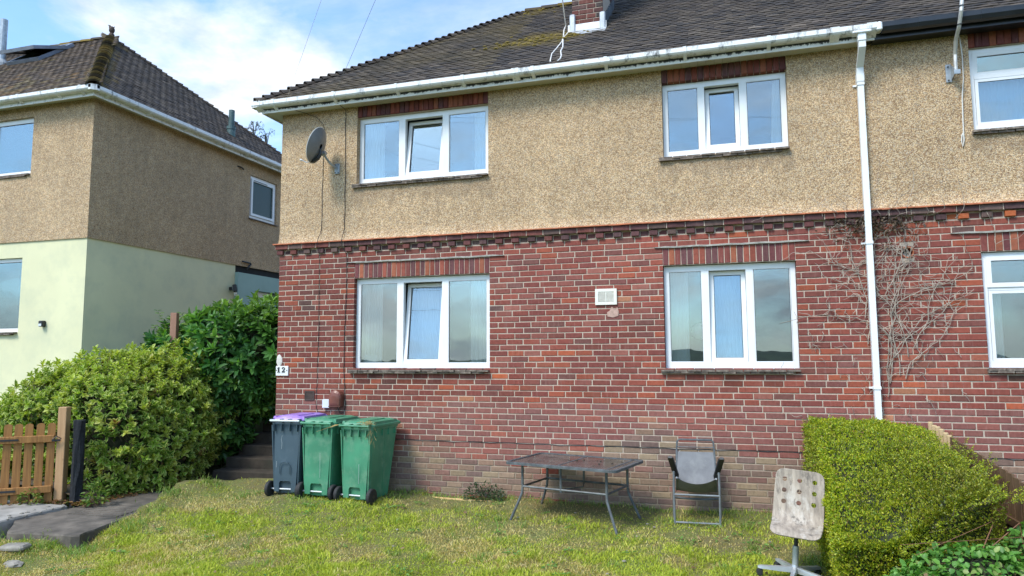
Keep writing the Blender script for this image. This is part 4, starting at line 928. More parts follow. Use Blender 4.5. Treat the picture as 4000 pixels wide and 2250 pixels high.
# open pipe hole in the right hand house
hp = thing("flue_hole", "round black hole with a broken clay liner in the brick wall right of the downpipe", "hole", (2.06, 0, 2.88))
m = MB(); n = 20; RR = lambda r, y: [(2.06+r*math.cos(2*math.pi*j/n), y, 2.94+r*math.sin(2*math.pi*j/n)) for j in range(n)]
m.loft([RR(.052, .20), RR(.055, -.004), RR(.064, -.006), RR(.068, .004)], cap=False); m.build("liner", CREASE, hp)
MB().loft([RR(.051, .16), RR(.050, .17)]).build("void", DARK, hp)
m = MB(); a = [(2.06+.088*c, 2.94+.076*s) for c, s in ((-1,-1), (1,-1), (1,1), (-1,1))]; fr = MB()
for j in range(n):
    q = 2*math.pi*j/n; k = 2*math.pi*(j+1)/n; f = lambda t: (2.06+.067/max(abs(math.cos(t)), abs(math.sin(t)))*math.cos(t), .005, 2.94+.070/max(abs(math.cos(t)), abs(math.sin(t)))*math.sin(t))
    g_ = lambda t: (2.06+.066*math.cos(t), .0045, 2.94+.066*math.sin(t)); fr.add([f(q), f(k), g_(k), g_(q)], [(0,1,2,3)])
fr.build("mortar_collar", simple("brick_red_collar", (.19,.075,.055), .9, var=.3, vs=25), hp)
T(MB().lathe([(.034, 0), (.034, .02), (.028, .02), (.028, 0)], 12), Y0(2.055, .05, 2.915) @ Matrix.Rotation(R(80), 4, 'X')).build("pipe_end", IVORY, hp)
# satellite dish
DM = Matrix.Translation(Vector((-5.47, -.36, 4.79)))
nd = Vector((-.93, -.08, .33)).normalized(); xd = Vector((0,0,1)).cross(nd).normalized(); yd = nd.cross(xd); DM = DM @ Matrix((xd, yd, nd)).transposed().to_4x4()
sd = thing("satellite_dish", "grey oval satellite dish on a bracket between the house corner and the upper left window", "satellite dish", (-5.33, 0, 4.45))
rings = []
for s in (1, .97, .85, .65, .4, .15): rings.append([(.235*s*math.cos(q), .262*s*math.sin(q), .075*s*s-.075) for q in np.linspace(0, 2*math.pi, 29)[:-1]])
for s in (.15, .4, .65, .85, .97, 1.0): rings.append([(.235*s*math.cos(q), .262*s*math.sin(q), .075*s*s-.067) for q in np.linspace(0, 2*math.pi, 29)[:-1]])
T(MB().loft(rings, cap=True), DM).build("reflector", DISHM, sd, smooth=False)
T(MB().tube([(.237*math.cos(q), .264*math.sin(q), .004) for q in np.linspace(0, 2*math.pi, 30)], .006, 5), DM).build("rim", RIMM, sd)
T(MB().tube([(0,-.03,-.078), (0,-.10,-.10), (.0,-.17,-.085), (.0,-.235,-.03), (0,-.25,.03)], [.012,.022,.030,.022,.012], 6), DM).build("rear_bracket", CHRB, sd)
T(MB().tube([(0,-.24,-.01), (0,-.275,.06), (0,-.265,.15)], .007, 5), DM).build("feed_arm", GALV, sd); T(MB().lathe([(.010, 0), (.016, .01), (.016, .03), (.010, .04)], 10), DM @ Y0(0, -.265, .135)).build("feed_horn", RIMM, sd)
MB().tube([(-5.45,-.30,4.70), (-5.415,-.24,4.70), (-5.41,-.22,4.655), (-5.38,-.15,4.58), (-5.335,-.055,4.525)], .017, 8).build("mount_arm", GALV, sd)
T(MB().lathe([(.034, -.035), (.034, .035)], 10), Y0(-5.425,-.245,4.70) @ Matrix.Rotation(R(80), 4, 'Y')).build("clamp", GALV, sd)
MB().bevbox(-5.375, -.03, 4.445, -5.295, -.013, 4.60, .006).build("wall_plate", GALV, sd)
for x, z in ((-5.36, 4.465), (-5.31, 4.465), (-5.36, 4.58), (-5.31, 4.58)): T(MB().lathe([(.008, 0), (.008, .008)], 6), Y0(x, -.03, z) @ Matrix.Rotation(R(90), 4, 'X')).build("bolt", CHRB, sd)
# white cables on the roof and the aerial on the chimney
rz = lambda x, y: zroof(x, y)+.035
cable("roof_cable", [(-2.245,1.17,7.7), (-2.235,1.6,7.02), (-2.20,1.3,6.80), (-2.14,.98,rz(0,.98)), (-2.11,.80,rz(0,.8)), (-2.03,.42,rz(0,.42)), (-2.02,.23,rz(0,.23)), (-1.965,.02,rz(0,.02)), (-1.955,-.10,rz(0,-.1)), (-1.975,-.19,rz(0,-.19))], .010, CABLEW, "white cable hanging past the chimney with its loose end above the gutter", group="white cables on the roof")
cable("roof_cable", [(-2.07,1.6,rz(0,1.6)), (-2.10,1.15,rz(0,1.15)), (-2.125,.85,rz(0,.85)), (-2.10,.70,rz(0,.70)), (-2.115,.38,rz(0,.38)), (-2.13,.16,rz(0,.16)), (-2.09,-.10,rz(0,-.1)), (-2.06,-.26,5.57), (-2.06,-.30,5.56)], .010, CABLEW, "white cable from the chimney foot dipping into the gutter", group="white cables on the roof")
ae = thing("tv_aerial", "television aerial on a mast strapped to the chimney", "aerial", (-2.1, 1.6, 8.2))
MB().tube([(-2.085,1.6,7.9), (-2.085,1.6,10.6)], .019, 8).build("mast", GALV, ae); MB().tube([(-2.75,1.2,9.9), (-1.5,1.95,9.9)], .011, 6).build("boom", GALV, ae)
for i in range(8): c = Vector((-2.7+.15*i, 1.23+.09*i, 9.9)); d = Vector((.09,-.15,0)); MB().tube([c-d, c+d], .005, 5).build("element", GALV, ae)
MB().tube([(-2.48,1.75,8.10), (-2.48,1.75,8.9), (-2.085,1.6,8.9)], .013, 6).build("stay", CHRB, ae)
# aerial mast on the right hand house
am = thing("aerial_mast", "bent pale alloy pole in a grey wall bracket below the black gutter", "aerial mast", (2.62, -.02, 4.9))
MB().tube([(2.628,-.12,4.94), (2.63,-.125,5.16), (2.625,-.20,5.30), (2.632,-.31,5.40), (2.64,-.385,5.55), (2.67,-.39,5.80), (2.70,-.39,7.0)], .021, 8).build("pole", MASTM, am)
MB().box(2.555,-.028,4.88,2.612,-.013,5.09).build("wall_plate", GALV, am); MB().prism([(-.028,4.90), (-.15,4.93), (-.15,4.99), (-.028,5.08)], 2.606, 2.612, 'x').build("arm_plate", GALV, am); MB().box(2.60,-.155,4.925,2.665,-.135,4.975).build("clamp", GALV, am)
for z in (4.90, 5.06): T(MB().lathe([(.009, 0), (.009, .01)], 6), Y0(2.578, -.028, z) @ Matrix.Rotation(R(90), 4, 'X')).build("bolt", CHRB, am)
for p in ((2.633,-.325,5.415), (2.643,-.388,5.60)): MB().lathe([(.025, 0), (.025, .012)], 10, Y0(*p)).build("cable_tie", CHRB, am)
cable("hanging_cord", [(2.70,-.05,5.43), (2.715,-.04,5.36), (2.73,-.03,5.18), (2.725,-.03,4.9), (2.70,-.03,4.68), (2.69,-.03,4.3), (2.69,-.03,4.18), (2.672,-.03,4.11), (2.665,-.03,4.18), (2.672,-.03,4.24), (2.683,-.03,4.27)], .0065, CABLEW, "loose pale cord hanging in a loop beside the upper right window", "cord")
# overhead telephone lines and their pole across the road
tp = thing("telegraph_pole", "dark timber telegraph pole across the road, mirrored in the panes", "telegraph pole", (24, -22, -1.9))
MB().tube([(24,-22,-1.9), (24,-22,9.9)], [.14, .09], 10).build("pole", BARK, tp); MB().box(23.4,-22.06,9.4,24.6,-21.94,9.52).build("crossarm", BARK, tp)
def line(a, b, sag, n=24): return [(a[0]+(b[0]-a[0])*t, a[1]+(b[1]-a[1])*t, a[2]+(b[2]-a[2])*t-sag*4*t*(1-t)) for t in np.linspace(0, 1, n)]
cable("telephone_line", line((-5.22,-.335,5.50), (8.4,-15.2,9.5), .25)[:-1]+[(24,-22,9.5)], .0022, DISHM, "thin telephone line rising from the gutter near the upper left window", "telephone line")
cable("telephone_line", line((-6.03,-.335,5.48), (8.1,-15.2,9.5), .22)[:-1]+[(23.6,-22,9.5)], .0019, CABLEW, "fine pale telephone line rising from the gutter near the house corner", "telephone line")
for i, (y, z) in enumerate(((-15.1, 9.5), (-15.2, 9.45), (-15.3, 8.6))): cable("street_line", line((-45, y-2, z), (60, y+1, z), .9, 40), .008, CABLE, "long black line strung along the street behind the viewer", "overhead line", "black lines strung along the street")
# lights and bits on the neighbouring house
sl = thing("security_light", "black floodlight on the pale yellow flank wall above the laurel", "floodlight", (NX+.1, 3.5, 3.12))
q = Y0(NX+.13, 3.53, 3.235) @ Matrix.Rotation(R(-52), 4, 'Z') @ Matrix.Rotation(R(8), 4, 'X')
T(MB().bevbox(-.115, -.05, -.075, .115, .03, .075, .012), q).build("housing", CHRB, sl); T(MB().box(-.092, -.054, -.052, .092, -.051, .052), q).build("lens", GREYP, sl); MB().box(NX, 3.49, 3.20, NX+.10, 3.56, 3.26).build("arm", CHRB, sl)
T(MB().lathe([(.018, -.05), (.032, -.02), (.032, .02)], 10), Y0(NX+.16, 3.50, 3.125)).build("sensor", IVORY, sl)
wl = thing("wall_light", "small black lantern box on the pale yellow front wall", "wall light", (-10.80, 0, 2.30)); MB().bevbox(-10.842, -.075, 2.30, -10.758, -.001, 2.40, .008).build("housing", CHRB, wl); MB().box(-10.83, -.079, 2.31, -10.77, -.076, 2.35).build("lens", GREYP, wl)
o = MB().tube([(NX+.02,3.86,3.855), (NX+.05,3.87,3.855), (NX+.05,4.10,3.845), (NX+.05,4.12,3.82), (NX+.05,4.03,3.74), (NX+.03,4.0,3.70)], .018, 6).build("iron_bracket", CHRB); tagp(o, label="bent black iron bracket on the pebble dash above the turquoise porch", cat="bracket")
o = MB().tube([(NX+.02,3.60,5.905), (NX+.06,3.70,5.90), (NX+.05,3.78,5.875)], .014, 5).build("cable_stub", CHRB); tagp(o, label="short black stub poking from the pebble dash near the frosted window", cat="stub")

# curtains and things seen through the panes
def curtain(x0, x1, z0, z1, y, label, folds=9, amp=.018, lean=0):
    n = folds*6; V = []; F = []
    for j, z in enumerate((z1, z1-(z1-z0)*.5, z0)):
        for i in range(n+1):
            t = i/n; V.append((x0+(x1-x0)*t+lean*j*.5, y+amp*(.6+.2*j)*math.sin(t*folds*2*math.pi+.4*math.sin(t*9)), z))
    F = [(j*(n+1)+i, j*(n+1)+i+1, (j+1)*(n+1)+i+1, (j+1)*(n+1)+i) for j in range(2) for i in range(n)]
    tagp(link_np("curtain", V, F, NET, smooth=True), label=label, cat="curtain", group="net curtains behind the panes")
curtain(-5.0, -4.66, 1.62, 2.85, .165, "pleated white curtain drawn aside in the left pane of the lower left window", 7)
curtain(-4.36, -3.70, 1.62, 2.85, .36, "net curtain behind the tilted middle light of the lower left window", 12, .012)
curtain(-3.32, -3.03, 1.62, 2.85, .165, "narrow white curtain at the right edge of the lower left window", 5)
curtain(-.66, -.40, 1.62, 2.86, .165, "flat pale curtain panel at the left edge of the lower right window", 4, .01)
curtain(-.20, .32, 1.62, 2.86, .33, "white net curtain behind the middle light of the lower right window", 12, .012)
curtain(-5.0, -4.66, 4.28, 5.24, .165, "white curtain gathered at the left edge of the upper left window", 6)
curtain(-3.26, -3.02, 4.28, 5.24, .165, "white curtain gathered at the right edge of the upper left window", 5)
curtain(.70, .86, 4.30, 5.24, .165, "thin curtain edge at the right side of the upper right window", 3, .012, -.05)
curtain(2.82, 3.55, 4.31, 4.93, .165, "white net in the upper window beyond the downpipe", 10)
curtain(2.82, 3.0, 1.64, 2.5, .165, "white curtain strip in the lower window beyond the downpipe", 3)
curtain(-12.7, -11.33, 4.96, 5.90, .165, "pale net filling the upper window of the yellow house", 22)
orn = lump((-.28, .19, 4.30), .045, 3, (1.2, .5, .7)); q = lump((-.30, .20, 4.345), .028, 5, (.9, .6, 1.2)); orn.add(q.v, q.f); q = lump((-.24, .20, 4.335), .022, 6, (1, .6, 1.2)); orn.add(q.v, q.f)
tagp(orn.build("ornament", PLATEW), label="small white ornament on the sill of the upper right window", cat="ornament")
tagp(T(MB().lathe([(.005, 0), (.05, .012), (.095, .05), (.105, .10), (.09, .16), (.04, .20), (.005, .205)], 16), Y0(-.28, .45, 1.98)).build("paper_lampshade", IVORY, smooth=True), label="round pale lampshade behind the left pane of the lower right window", cat="lampshade")
tagp(MB().box(-4.93, .143, 1.63, -4.73, .146, 1.80).build("card", GREYP), label="grey card leaning behind the lower left corner of the left window", cat="card")

# ------------------------------------------------------------------ wheeled bins
def rrect(w, d0, d1, r, z, n=4):
    """rounded rectangle: x in +-w, y from d0 to d1"""
    P = []
    for cx, cy, a in ((w-r, d1-r, 0), (-w+r, d1-r, 90), (-w+r, d0+r, 180), (w-r, d0+r, 270)):
        P += [(cx+r*math.cos(R(a+90*i/n)), cy+r*math.sin(R(a+90*i/n)), z) for i in range(n+1)]
    return P
def make_bin(M, body_mat, lid_mat, label, group, H=.985, W=.232):
    root = empty("wheeled_bin", None, label, "wheelie bin", group, M=M)
    # hollow-looking body: the wheel face is clad so that the axle notch is a real recess
    b = MB().loft([rrect(W-.045, -.27, .19, .035, .045), rrect(W-.04, -.275, .20, .035, .10), rrect(W-.008, -.302, .335, .04, H-.13), rrect(W-.004, -.305, .34, .04, H-.07), rrect(W+.006, -.315, .352, .04, H-.065), rrect(W+.006, -.315, .352, .04, H-.035)], M=M)
    bo = b.build("body", body_mat, root)
    zt = H-.072; tw = W-.030; bw = W-.065
    face = [(-bw, .06), (-.088, .06), (-.088, .17), (-.070, .195), (.070, .195), (.088, .17), (.088, .06), (bw, .06), (tw, zt), (-tw, zt)]
    MB().prism(face, -.322, -.272, 'y', M=M @ Matrix.Rotation(R(-1.6), 4, 'X')).build("wheel_side_panel", body_mat, bo)
    for s in (-1, 1):
        MB().loft([[(s*(tw+.004), -.30, z), (s*(tw+.026), -.30, z), (s*(tw+.026), -.322, z), (s*(tw+.008), -.326, z)] if z > .5 else [(s*(bw+.004), -.275, z), (s*(bw+.024), -.275, z), (s*(bw+.024), -.295, z), (s*(bw+.008), -.298, z)] for z in (.10, zt)], M=M).build("corner_rib", body_mat, bo)
        MB().loft([[(s*(W-.012-.04*(1-z)), y, z) for y in (.02, .05)]+[(s*(W+.000-.04*(1-z)), y, z) for y in (.05, .02)] for z in (.12, H-.09)], M=M).build("side_rib", body_mat, bo)
    if body_mat is NAVYB: MB().tube([(-.075, -.332, .30), (-.075, -.334, .40), (-.05, -.336, .445), (0, -.337, .455), (.05, -.336, .445), (.075, -.334, .40), (.075, -.332, .30)], .006, 5, M=M).build("moulded_arch", body_mat, bo)
    for x in (-.17, -.06, .06, .17): MB().box(x-.004, -.345, H-.15, x+.004, -.31, H-.06, M=M).build("rim_rib", body_mat, bo)
    for y in (-.2, -.05, .1, .25):
        MB().box(W-.01, y-.006, H-.15, W+.012, y+.006, H-.06, M=M).build("rim_rib", body_mat, bo)
    # lid
    li = MB().loft([rrect(W+.014, -.300, .385, .045, H-.036), rrect(W+.022, -.305, .405, .05, H-.030), rrect(W+.022, -.305, .405, .05, H-.004), rrect(W-.01, -.285, .360, .05, H+.022), rrect(W-.06, -.24, .30, .05, H+.045), rrect(W-.075, -.22, .285, .05, H+.040)], M=M).build("lid", lid_mat, root)
    MB().bevbox(-.10, -.20, H+.036, .10, .24, H+.050, .012, M=M).build("lid_panel", lid_mat, li)
    for s in (-1, 1): MB().loft([[(s*(W-.035), -.27, H+.0), (s*(W+.012), -.27, H+.0), (s*(W+.005), -.26, H+.04), (s*(W-.03), -.26, H+.04)], [(s*(W-.035), .30, H+.0), (s*(W+.012), .30, H+.0), (s*(W+.005), .29, H+.035), (s*(W-.03), .29, H+.035)]], M=M).build("lid_flange", lid_mat, li)
    # hinge bar with two grips
    MB().tube([(-W+.005, -.362, H-.01), (W-.005, -.362, H-.01)], .014, 8, M=M).build("hinge_bar", lid_mat if lid_mat is not PURPLE else GREYP, root)
    for x in (-W+.02, -.06, .06, W-.02): MB().box(x-.012, -.365, H-.03, x+.012, -.30, H+.012, M=M).build("hinge_lug", lid_mat if lid_mat is not PURPLE else body_mat, root)
    # axle and wheels
    MB().tube([(-W+.00, -.300, .10), (W-.00, -.300, .10)], .011, 8, M=M).build("axle", AXLE, root)
    for s in (-1, 1):
        MW = M @ Y0(s*(W+.012), -.300, .10) @ Matrix.Rotation(R(90), 4, 'Y')
        wo = MB().lathe([(.062, -.026), (.090, -.026), (.1, -.018), (.1, .018), (.090, .026), (.062, .026)], 24, MW).build("wheel", RUBBER, root)
        MB().lathe([(.066, -.016), (.03, -.010), (.026, -.030), (.0, -.030)], 16, MW, cap=False).build("hub", CHRB, wo); MB().lathe([(.066, .016), (.03, .010), (.026, .030), (.0, .030)], 16, MW, cap=False).build("hub", CHRB, wo)
        for k in range(5):
            a = 2*math.pi*k/5; MB().box(.02, -.008, -.014, .068, .008, .014, MW @ Matrix.Rotation(a, 4, 'Z')).build("spoke", CHRB, wo)
    return root
bg_ = "wheelie bins in a row against the wall"
MZ = lambda x, y, z, a, tx=0: Y0(x, y, z) @ Matrix.Rotation(R(a), 4, 'Z') @ Matrix.Rotation(R(tx), 4, 'Y')
b1 = make_bin(MZ(-5.575, -.46, -.045, 2, .0), NAVYB, PURPLE, "dark slate blue wheelie bin with a purple lid beside the steps", bg_, 1.0, .222)
b2 = make_bin(MZ(-5.095, -.46, -.055, -1, .3), GREENB, GREENB, "middle green wheelie bin squeezed between the blue bin and the other green one", bg_)
b3 = make_bin(MZ(-4.51, -.47, -.075, -5, .2), GREENB, GREENB, "end green wheelie bin with dry grass on its lid nearest the table", bg_)
for par, pts in ((b1, [(-.05,.62), (-.045,.70), (-.055,.75), (-.04,.80)]), (b1, [(-.125,.38), (-.12,.46)]), (b2, [(.055,.28), (.06,.42), (.062,.60)]), (b3, [(.062,.25), (.07,.50)])):
    M = world(par); q = [M @ Vector((a, -.300-.022*c*1.15 if c < .3 else -.309-.028*c, c)) for a, c in pts]; MB().tube([p+Vector((0,-.012,0)) for p in q], .0022, 4).build("scratch", SCUFF, par)
g = random.Random(4); m = MB()
for i in range(60):
    c = Vector((-4.36+g.gauss(0, .05), -.80+g.gauss(0, .03), .925+g.uniform(-.01, .03))); d = Vector((g.uniform(-1, 1), g.uniform(-.5, .5), g.uniform(-.5, .3))).normalized()*g.uniform(.04, .12)
    m.tube([c-d*.5, c+Vector((0,0,.008)), c+d*.5], .0016, 3, cap=False)
for i in range(25):
    c = Vector((-4.30+g.gauss(0, .02), -.815, .90-.008*i)); d = Vector((g.uniform(-.5, .8), g.uniform(-.4, 0), -1)).normalized()*g.uniform(.03, .09); m.tube([c, c+d], .0015, 3, cap=False)
for i in range(8): m.tube([(-4.80+.04*i*.2, -.83, .915), (-4.93-.02*i, -.85, .86-.006*i)], .0014, 3, cap=False)
tagp(m.build("dry_grass", simple("straw", (.36,.26,.10), .9, var=.25)), label="wisps of dry grass caught on the lids of the green bins", cat="dry grass")

# ------------------------------------------------------------------ garden table
TM_ = Y0(-1.715, -.655, -.115) @ Matrix.Rotation(R(-13.6), 4, 'Z')
gt = empty("garden_table", None, "long grey metal garden table with a dusty dark glass top and splayed legs", "table", M=TM_)
LX, LY, TH = .70, .455, .665
m = MB(); o_, i_ = rrect(LX, -LY, LY, .07, 0, 5), rrect(LX-.04, -LY+.04, LY-.04, .05, 0, 5)
rr = lambda P, z: [(a, b, z) for a, b, _ in P]
m.loft([rr(i_, TH-.030), rr(o_, TH-.030), rr(o_, TH-.003), rr([(a*.994, b*.99, 0) for a, b, _ in o_], TH), rr(i_, TH), rr(i_, TH-.030)], cap=False, M=TM_); m.build("rim", TBLM, gt)
MB().loft([rr(i_, TH-.014), rr(i_, TH-.007)], M=TM_).build("glass_top", TGLASS, gt)
for x in (-.03, .57): MB().box(x-.012, -LY+.04, TH-.007, x+.012, LY-.04, TH-.004, M=TM_).build("cross_strip", TBLM, gt)
for sx in (-1, 1):
    for sy in (-1, 1):
        MB().tube([(sx*.53, sy*.315, TH-.02), (sx*.53, sy*.315, .36), (sx*.535, sy*.318, .30), (sx*.565, sy*.330, .22), (sx*.615, sy*.352, .10), (sx*.665, sy*.372, -.02)], .0155, 8, M=TM_).build("leg", TBLM, gt)
lo = MB()
for sy in (-1, 1): lo.tube([(-.53, sy*.315, .375), (.53, sy*.315, .375)], .0125, 6, M=TM_)
for sx in (-1, 1): lo.tube([(sx*.53, -.315, .375), (sx*.53, .315, .375)], .0125, 6, M=TM_)
lo.build("lower_frame", TBLM, gt)
for sy in (-1, 1): MB().tube([(-.03, sy*.315, TH-.02), (-.03, sy*.315, .345)], .0135, 6, M=TM_).build("strut", TBLM, gt)
MB().tube([(-.03, -.315, .375), (.08, .05, .365), (-.03, .315, .375)], .008, 6, M=TM_).build("brace", TBLM, gt)
for i in range(9): 
    x, y = random.uniform(-.5, .6), random.uniform(-.3, .35); q = lump((x, y, TH-.002), random.uniform(.008, .016), i, (1, 1, .5), 3); T(q, TM_).build("leaf_crumb", SOIL, gt)

# ------------------------------------------------------------------ folding armchair
FM = Y0(-.345, -.42, -.105) @ Matrix.Rotation(R(2.5), 4, 'Z')
fc = empty("folding_chair", None, "grey folding garden armchair half closed against the brick wall", "chair", M=FM)
hx = .225
def ft(name, pts, r, mat=None, n=7): return MB().tube(pts, r, n, M=FM).build(name, mat or CHRM, fc)
ft("back_frame", [(-hx, .06, .32), (-hx+.005, .15, .55), (-hx+.01, .20, .77), (-hx+.018, .21, .865), (-hx+.04, .213, .885), (hx-.04, .213, .885), (hx-.018, .21, .865), (hx-.01, .20, .77), (hx-.005, .15, .55), (hx, .06, .32)], .0115, TBLM)
ft("back_rail", [(-hx+.012, .205, .80), (hx-.012, .205, .80)], .006, TBLM); 
def sling(rows, name):
    n = 9; V = []
    for th in (0, .006):
        for (y, z, w, dip) in rows:
            for i in range(n):
                t = i/(n-1)*2-1; V.append(FM @ Vector((t*w, y+th, z-dip*(1-t*t)+th*.2)))
    k = len(rows)*n; F = []
    for j in range(len(rows)-1):
        for i in range(n-1): a = j*n+i; F += [(a, a+1, a+n+1, a+n), (k+a, k+a+n, k+a+n+1, k+a+1)]
    return MB().add(V, F).build(name, FABR, fc, smooth=True)
sling([(.192, .745, hx-.012, .0), (.165, .64, hx-.010, .004), (.135, .53, hx-.008, .010), (.10, .43, hx-.006, .012), (.075, .36, hx-.004, .014)], "back_sling")
sling([(-.235, .505, hx-.018, .060), (-.15, .46, hx-.012, .06), (-.04, .395, hx-.008, .05), (.055, .335, hx-.006, .03), (.08, .318, hx-.005, .02)], "seat_sling")
for s in (-1, 1):
    ft("seat_rail", [(s*(hx-.012), -.245, .515), (s*(hx-.006), -.04, .40), (s*hx, .075, .320)], .011)
    ft("leg", [(s*(hx+.020), -.215, .58), (s*(hx+.022), -.222, .40), (s*(hx+.022), -.225, .20), (s*(hx+.020), -.215, -.01)], .0125)
    ft("leg", [(s*(hx+.030), -.02, .42), (s*(hx+.035), .03, .22), (s*(hx+.038), .09, -.01)], .0125)
    ft("link", [(s*(hx+.028), -.08, .40), (s*(hx+.030), -.02, .26), (s*(hx+.02), .05, .24)], .008, TBLM)
    ft("arm_bracket", [(s*(hx+.018), -.215, .56), (s*(hx+.012), -.02, .53), (s*hx, .10, .47)], .008, TBLM)
    m = MB(); prof = [(-.030, -.012), (.030, -.012), (.034, .004), (.018, .016), (-.018, .016), (-.034, .004)]
    c0, c1 = Vector((s*(hx+.050), -.36, .755)), Vector((s*(hx-.005), .075, .475)); d = (c1-c0).normalized(); up = Vector((1,0,0)).cross(d); up = up if up.z > 0 else -up
    m.loft([[c+Vector((1,0,0))*a*k+up*b for a, b in prof] for c, k in ((c0, .7), (c0+d*.03, 1), (c1-d*.05, 1), (c1, .75))], M=FM); m.build("armrest", CHRB, fc)
ft("front_bar", [(-hx-.022, -.225, .325), (hx+.022, -.225, .325)], .0115); ft("foot_bar", [(-hx-.021, -.216, .02), (hx+.021, -.216, .02)], .0115); ft("rear_bar", [(-hx-.033, .025, .25), (-.1, .03, .235), (.1, .03, .235), (hx+.033, .025, .25)], .0115, TBLM)

# ------------------------------------------------------------------ weathered swivel chair
SM = Y0(.545, -2.0, -.205) @ Matrix.Rotation(R(-9), 4, 'Z') @ Matrix.Rotation(R(4.5), 4, 'Y')
sw = empty("swivel_chair", None, "weathered bleached plywood swivel chair with nine round holes in its back", "chair", M=SM)
# side profile: back top, down, curve, seat front
prof = [(.185, .925), (.178, .86), (.165, .78), (.150, .70), (.135, .62), (.118, .55), (.090, .498), (.045, .468), (-.01, .455), (-.07, .452), (-.13, .452), (-.19, .448), (-.235, .435), (-.258, .415)]
d_ = [0]
for p, q in zip(prof, prof[1:]): d_.append(d_[-1]+math.hypot(q[0]-p[0], q[1]-p[1]))
NS_ = 120; NX_ = 56; S_ = np.linspace(0, d_[-1], NS_+1)
py = np.interp(S_, d_, [p[0] for p in prof]); pz = np.interp(S_, d_, [p[1] for p in prof])
k_ = np.ones(7)/7; py[3:-3] = np.convolve(py, k_, 'valid'); pz[3:-3] = np.convolve(pz, k_, 'valid')
holes = [(x, s) for s in (.095, .195, .295) for x in (-.128, 0, .128)]
def halfw(s):
    w = .205+.012*math.sin(s/d_[-1]*math.pi); r = .07
    for e_ in (s, d_[-1]-s):
        if e_ < r: w -= r-math.sqrt(max(0, r*r-(r-e_)**2))
    return w
V = []; UVs = []
for i in range(NS_+1):
    w = halfw(S_[i])
    for j in range(NX_+1):
        x = (j/NX_*2-1)*w; s = S_[i]
        for hx_, hs in holes:
            dx, ds = x-hx_, s-hs; rr_ = math.hypot(dx, ds)
            if .0135 < rr_ < .0275: q = .0205/rr_; x, s = hx_+dx*q, hs+ds*q
        UVs.append((x, s)); yy = np.interp(s, S_, py); zz = np.interp(s, S_, pz); V.append(SM @ Vector((x, yy-.10*x*x*(1 if s < .5 else -1)*4*.5, zz)))
F = []
for i in range(NS_):
    for j in range(NX_):
        q = [i*(NX_+1)+j, i*(NX_+1)+j+1, (i+1)*(NX_+1)+j+1, (i+1)*(NX_+1)+j]; c = np.mean([UVs[k] for k in q], 0)
        if any(math.hypot(c[0]-a, c[1]-b) < .0200 for a, b in holes): continue
        F.append(tuple(q))
so = link_np("shell", [tuple(p) for p in V], F, PLY, sw, smooth=True)
md = so.modifiers.new("thickness", 'SOLIDIFY'); md.thickness = .013; md.offset = 0
MB().bevbox(-.09, -.12, .425, .09, .06, .445, .01, M=SM).build("seat_plate", CHRB, sw)
MB().tube([(.02, -.03, .43), (.17, -.05, .42), (.20, -.05, .415)], .006, 6, M=SM).build("height_lever", CHRB, sw)
MB().lathe([(.017, .26), (.017, .44)], 14, SM @ Y0(0, -.03, 0)).build("gas_strut", CHRB, sw)
MB().lathe([(.030, .06), (.034, .10), (.027, .13), (.027, .29), (.022, .295)], 16, SM @ Y0(0, -.03, 0)).build("column", ALU, sw)
for k in range(5):
    a = R(196+72*k); MR = SM @ Y0(0, -.03, 0) @ Matrix.Rotation(a, 4, 'Z')
    lo_ = MB().loft([[(x, -w, z0), (x, w, z0), (x, w*.8, z1), (x, -w*.8, z1)] for x, w, z0, z1 in ((.015, .022, .062, .112), (.15, .021, .062, .100), (.29, .018, .065, .090), (.315, .014, .068, .084))], M=MR).build("leg", ALU, sw)
    MB().tube([(.285, 0, .066), (.285, 0, .045)], .007, 6, M=MR).build("stem", CHRB, lo_)
    for s in (-1, 1): MB().lathe([(.012, -.008), (.025, -.008), (.027, 0), (.025, .008), (.012, .008)], 14, MR @ Y0(.298, s*.013, .027) @ Matrix.Rotation(R(90), 4, 'X')).build("castor", RUBBER, lo_)
    MB().bevbox(.27, -.011, .03, .325, .011, .058, .006, M=MR).build("castor_hood", CHRB, lo_)

# ------------------------------------------------------------------ gate, posts, fence, timber strip, stones
GM = Matrix.Translation(Vector((-8.51, -1.63, -.11))) @ Matrix.Rotation(R(39.5), 4, 'Z')
ga = empty("picket_gate", None, "orange stained picket gate with rounded tops beside the overgrown hedge", "gate", M=GM)
def wpiece(name, m, mat, par, M): return link_np(name, m.v, m.f, mat, par, M=M, local=True)
for i in range(11):
    x = -.045-.122*i; top = [(x-.045, .02), (x+.045, .02), (x+.045, 1.01)]+[(x+.045*math.cos(R(a)), 1.01+.028*math.sin(R(a))) for a in (30, 60, 90, 120, 150)]+[(x-.045, 1.01)]
    m = MB().prism([(a-x, b) for a, b in top], -.009, .009, 'y'); wpiece("pale", m, GATEW, ga, GM @ Y0(x, .0, 0) @ Matrix.Rotation(random.uniform(-.008, .008), 4, 'Y'))
for z in (.14, .79):
    m = MB(); m.bevbox(-.045, -.018, -1.32, .045, .018, 0, .006); m.v = [(z_, y_, x_) for x_, y_, z_ in m.v]; wpiece("rail", m, GATEW, ga, GM @ Y0(-.005, -.029, z+.045))
for z in (.185, .835): MB().box(-.60, -.054, z-.012, -.40, -.048, z+.012, M=GM).build("hinge_strap", CHRB, ga)
MB().box(-.03, -.058, .80, .07, -.048, .825, M=GM).build("latch", CHRB, ga); MB().tube([(-.02,-.06,.83), (.03,-.066,.865), (.08,-.06,.83)], .006, 5, M=GM).build("latch_ring", CHRB, ga)
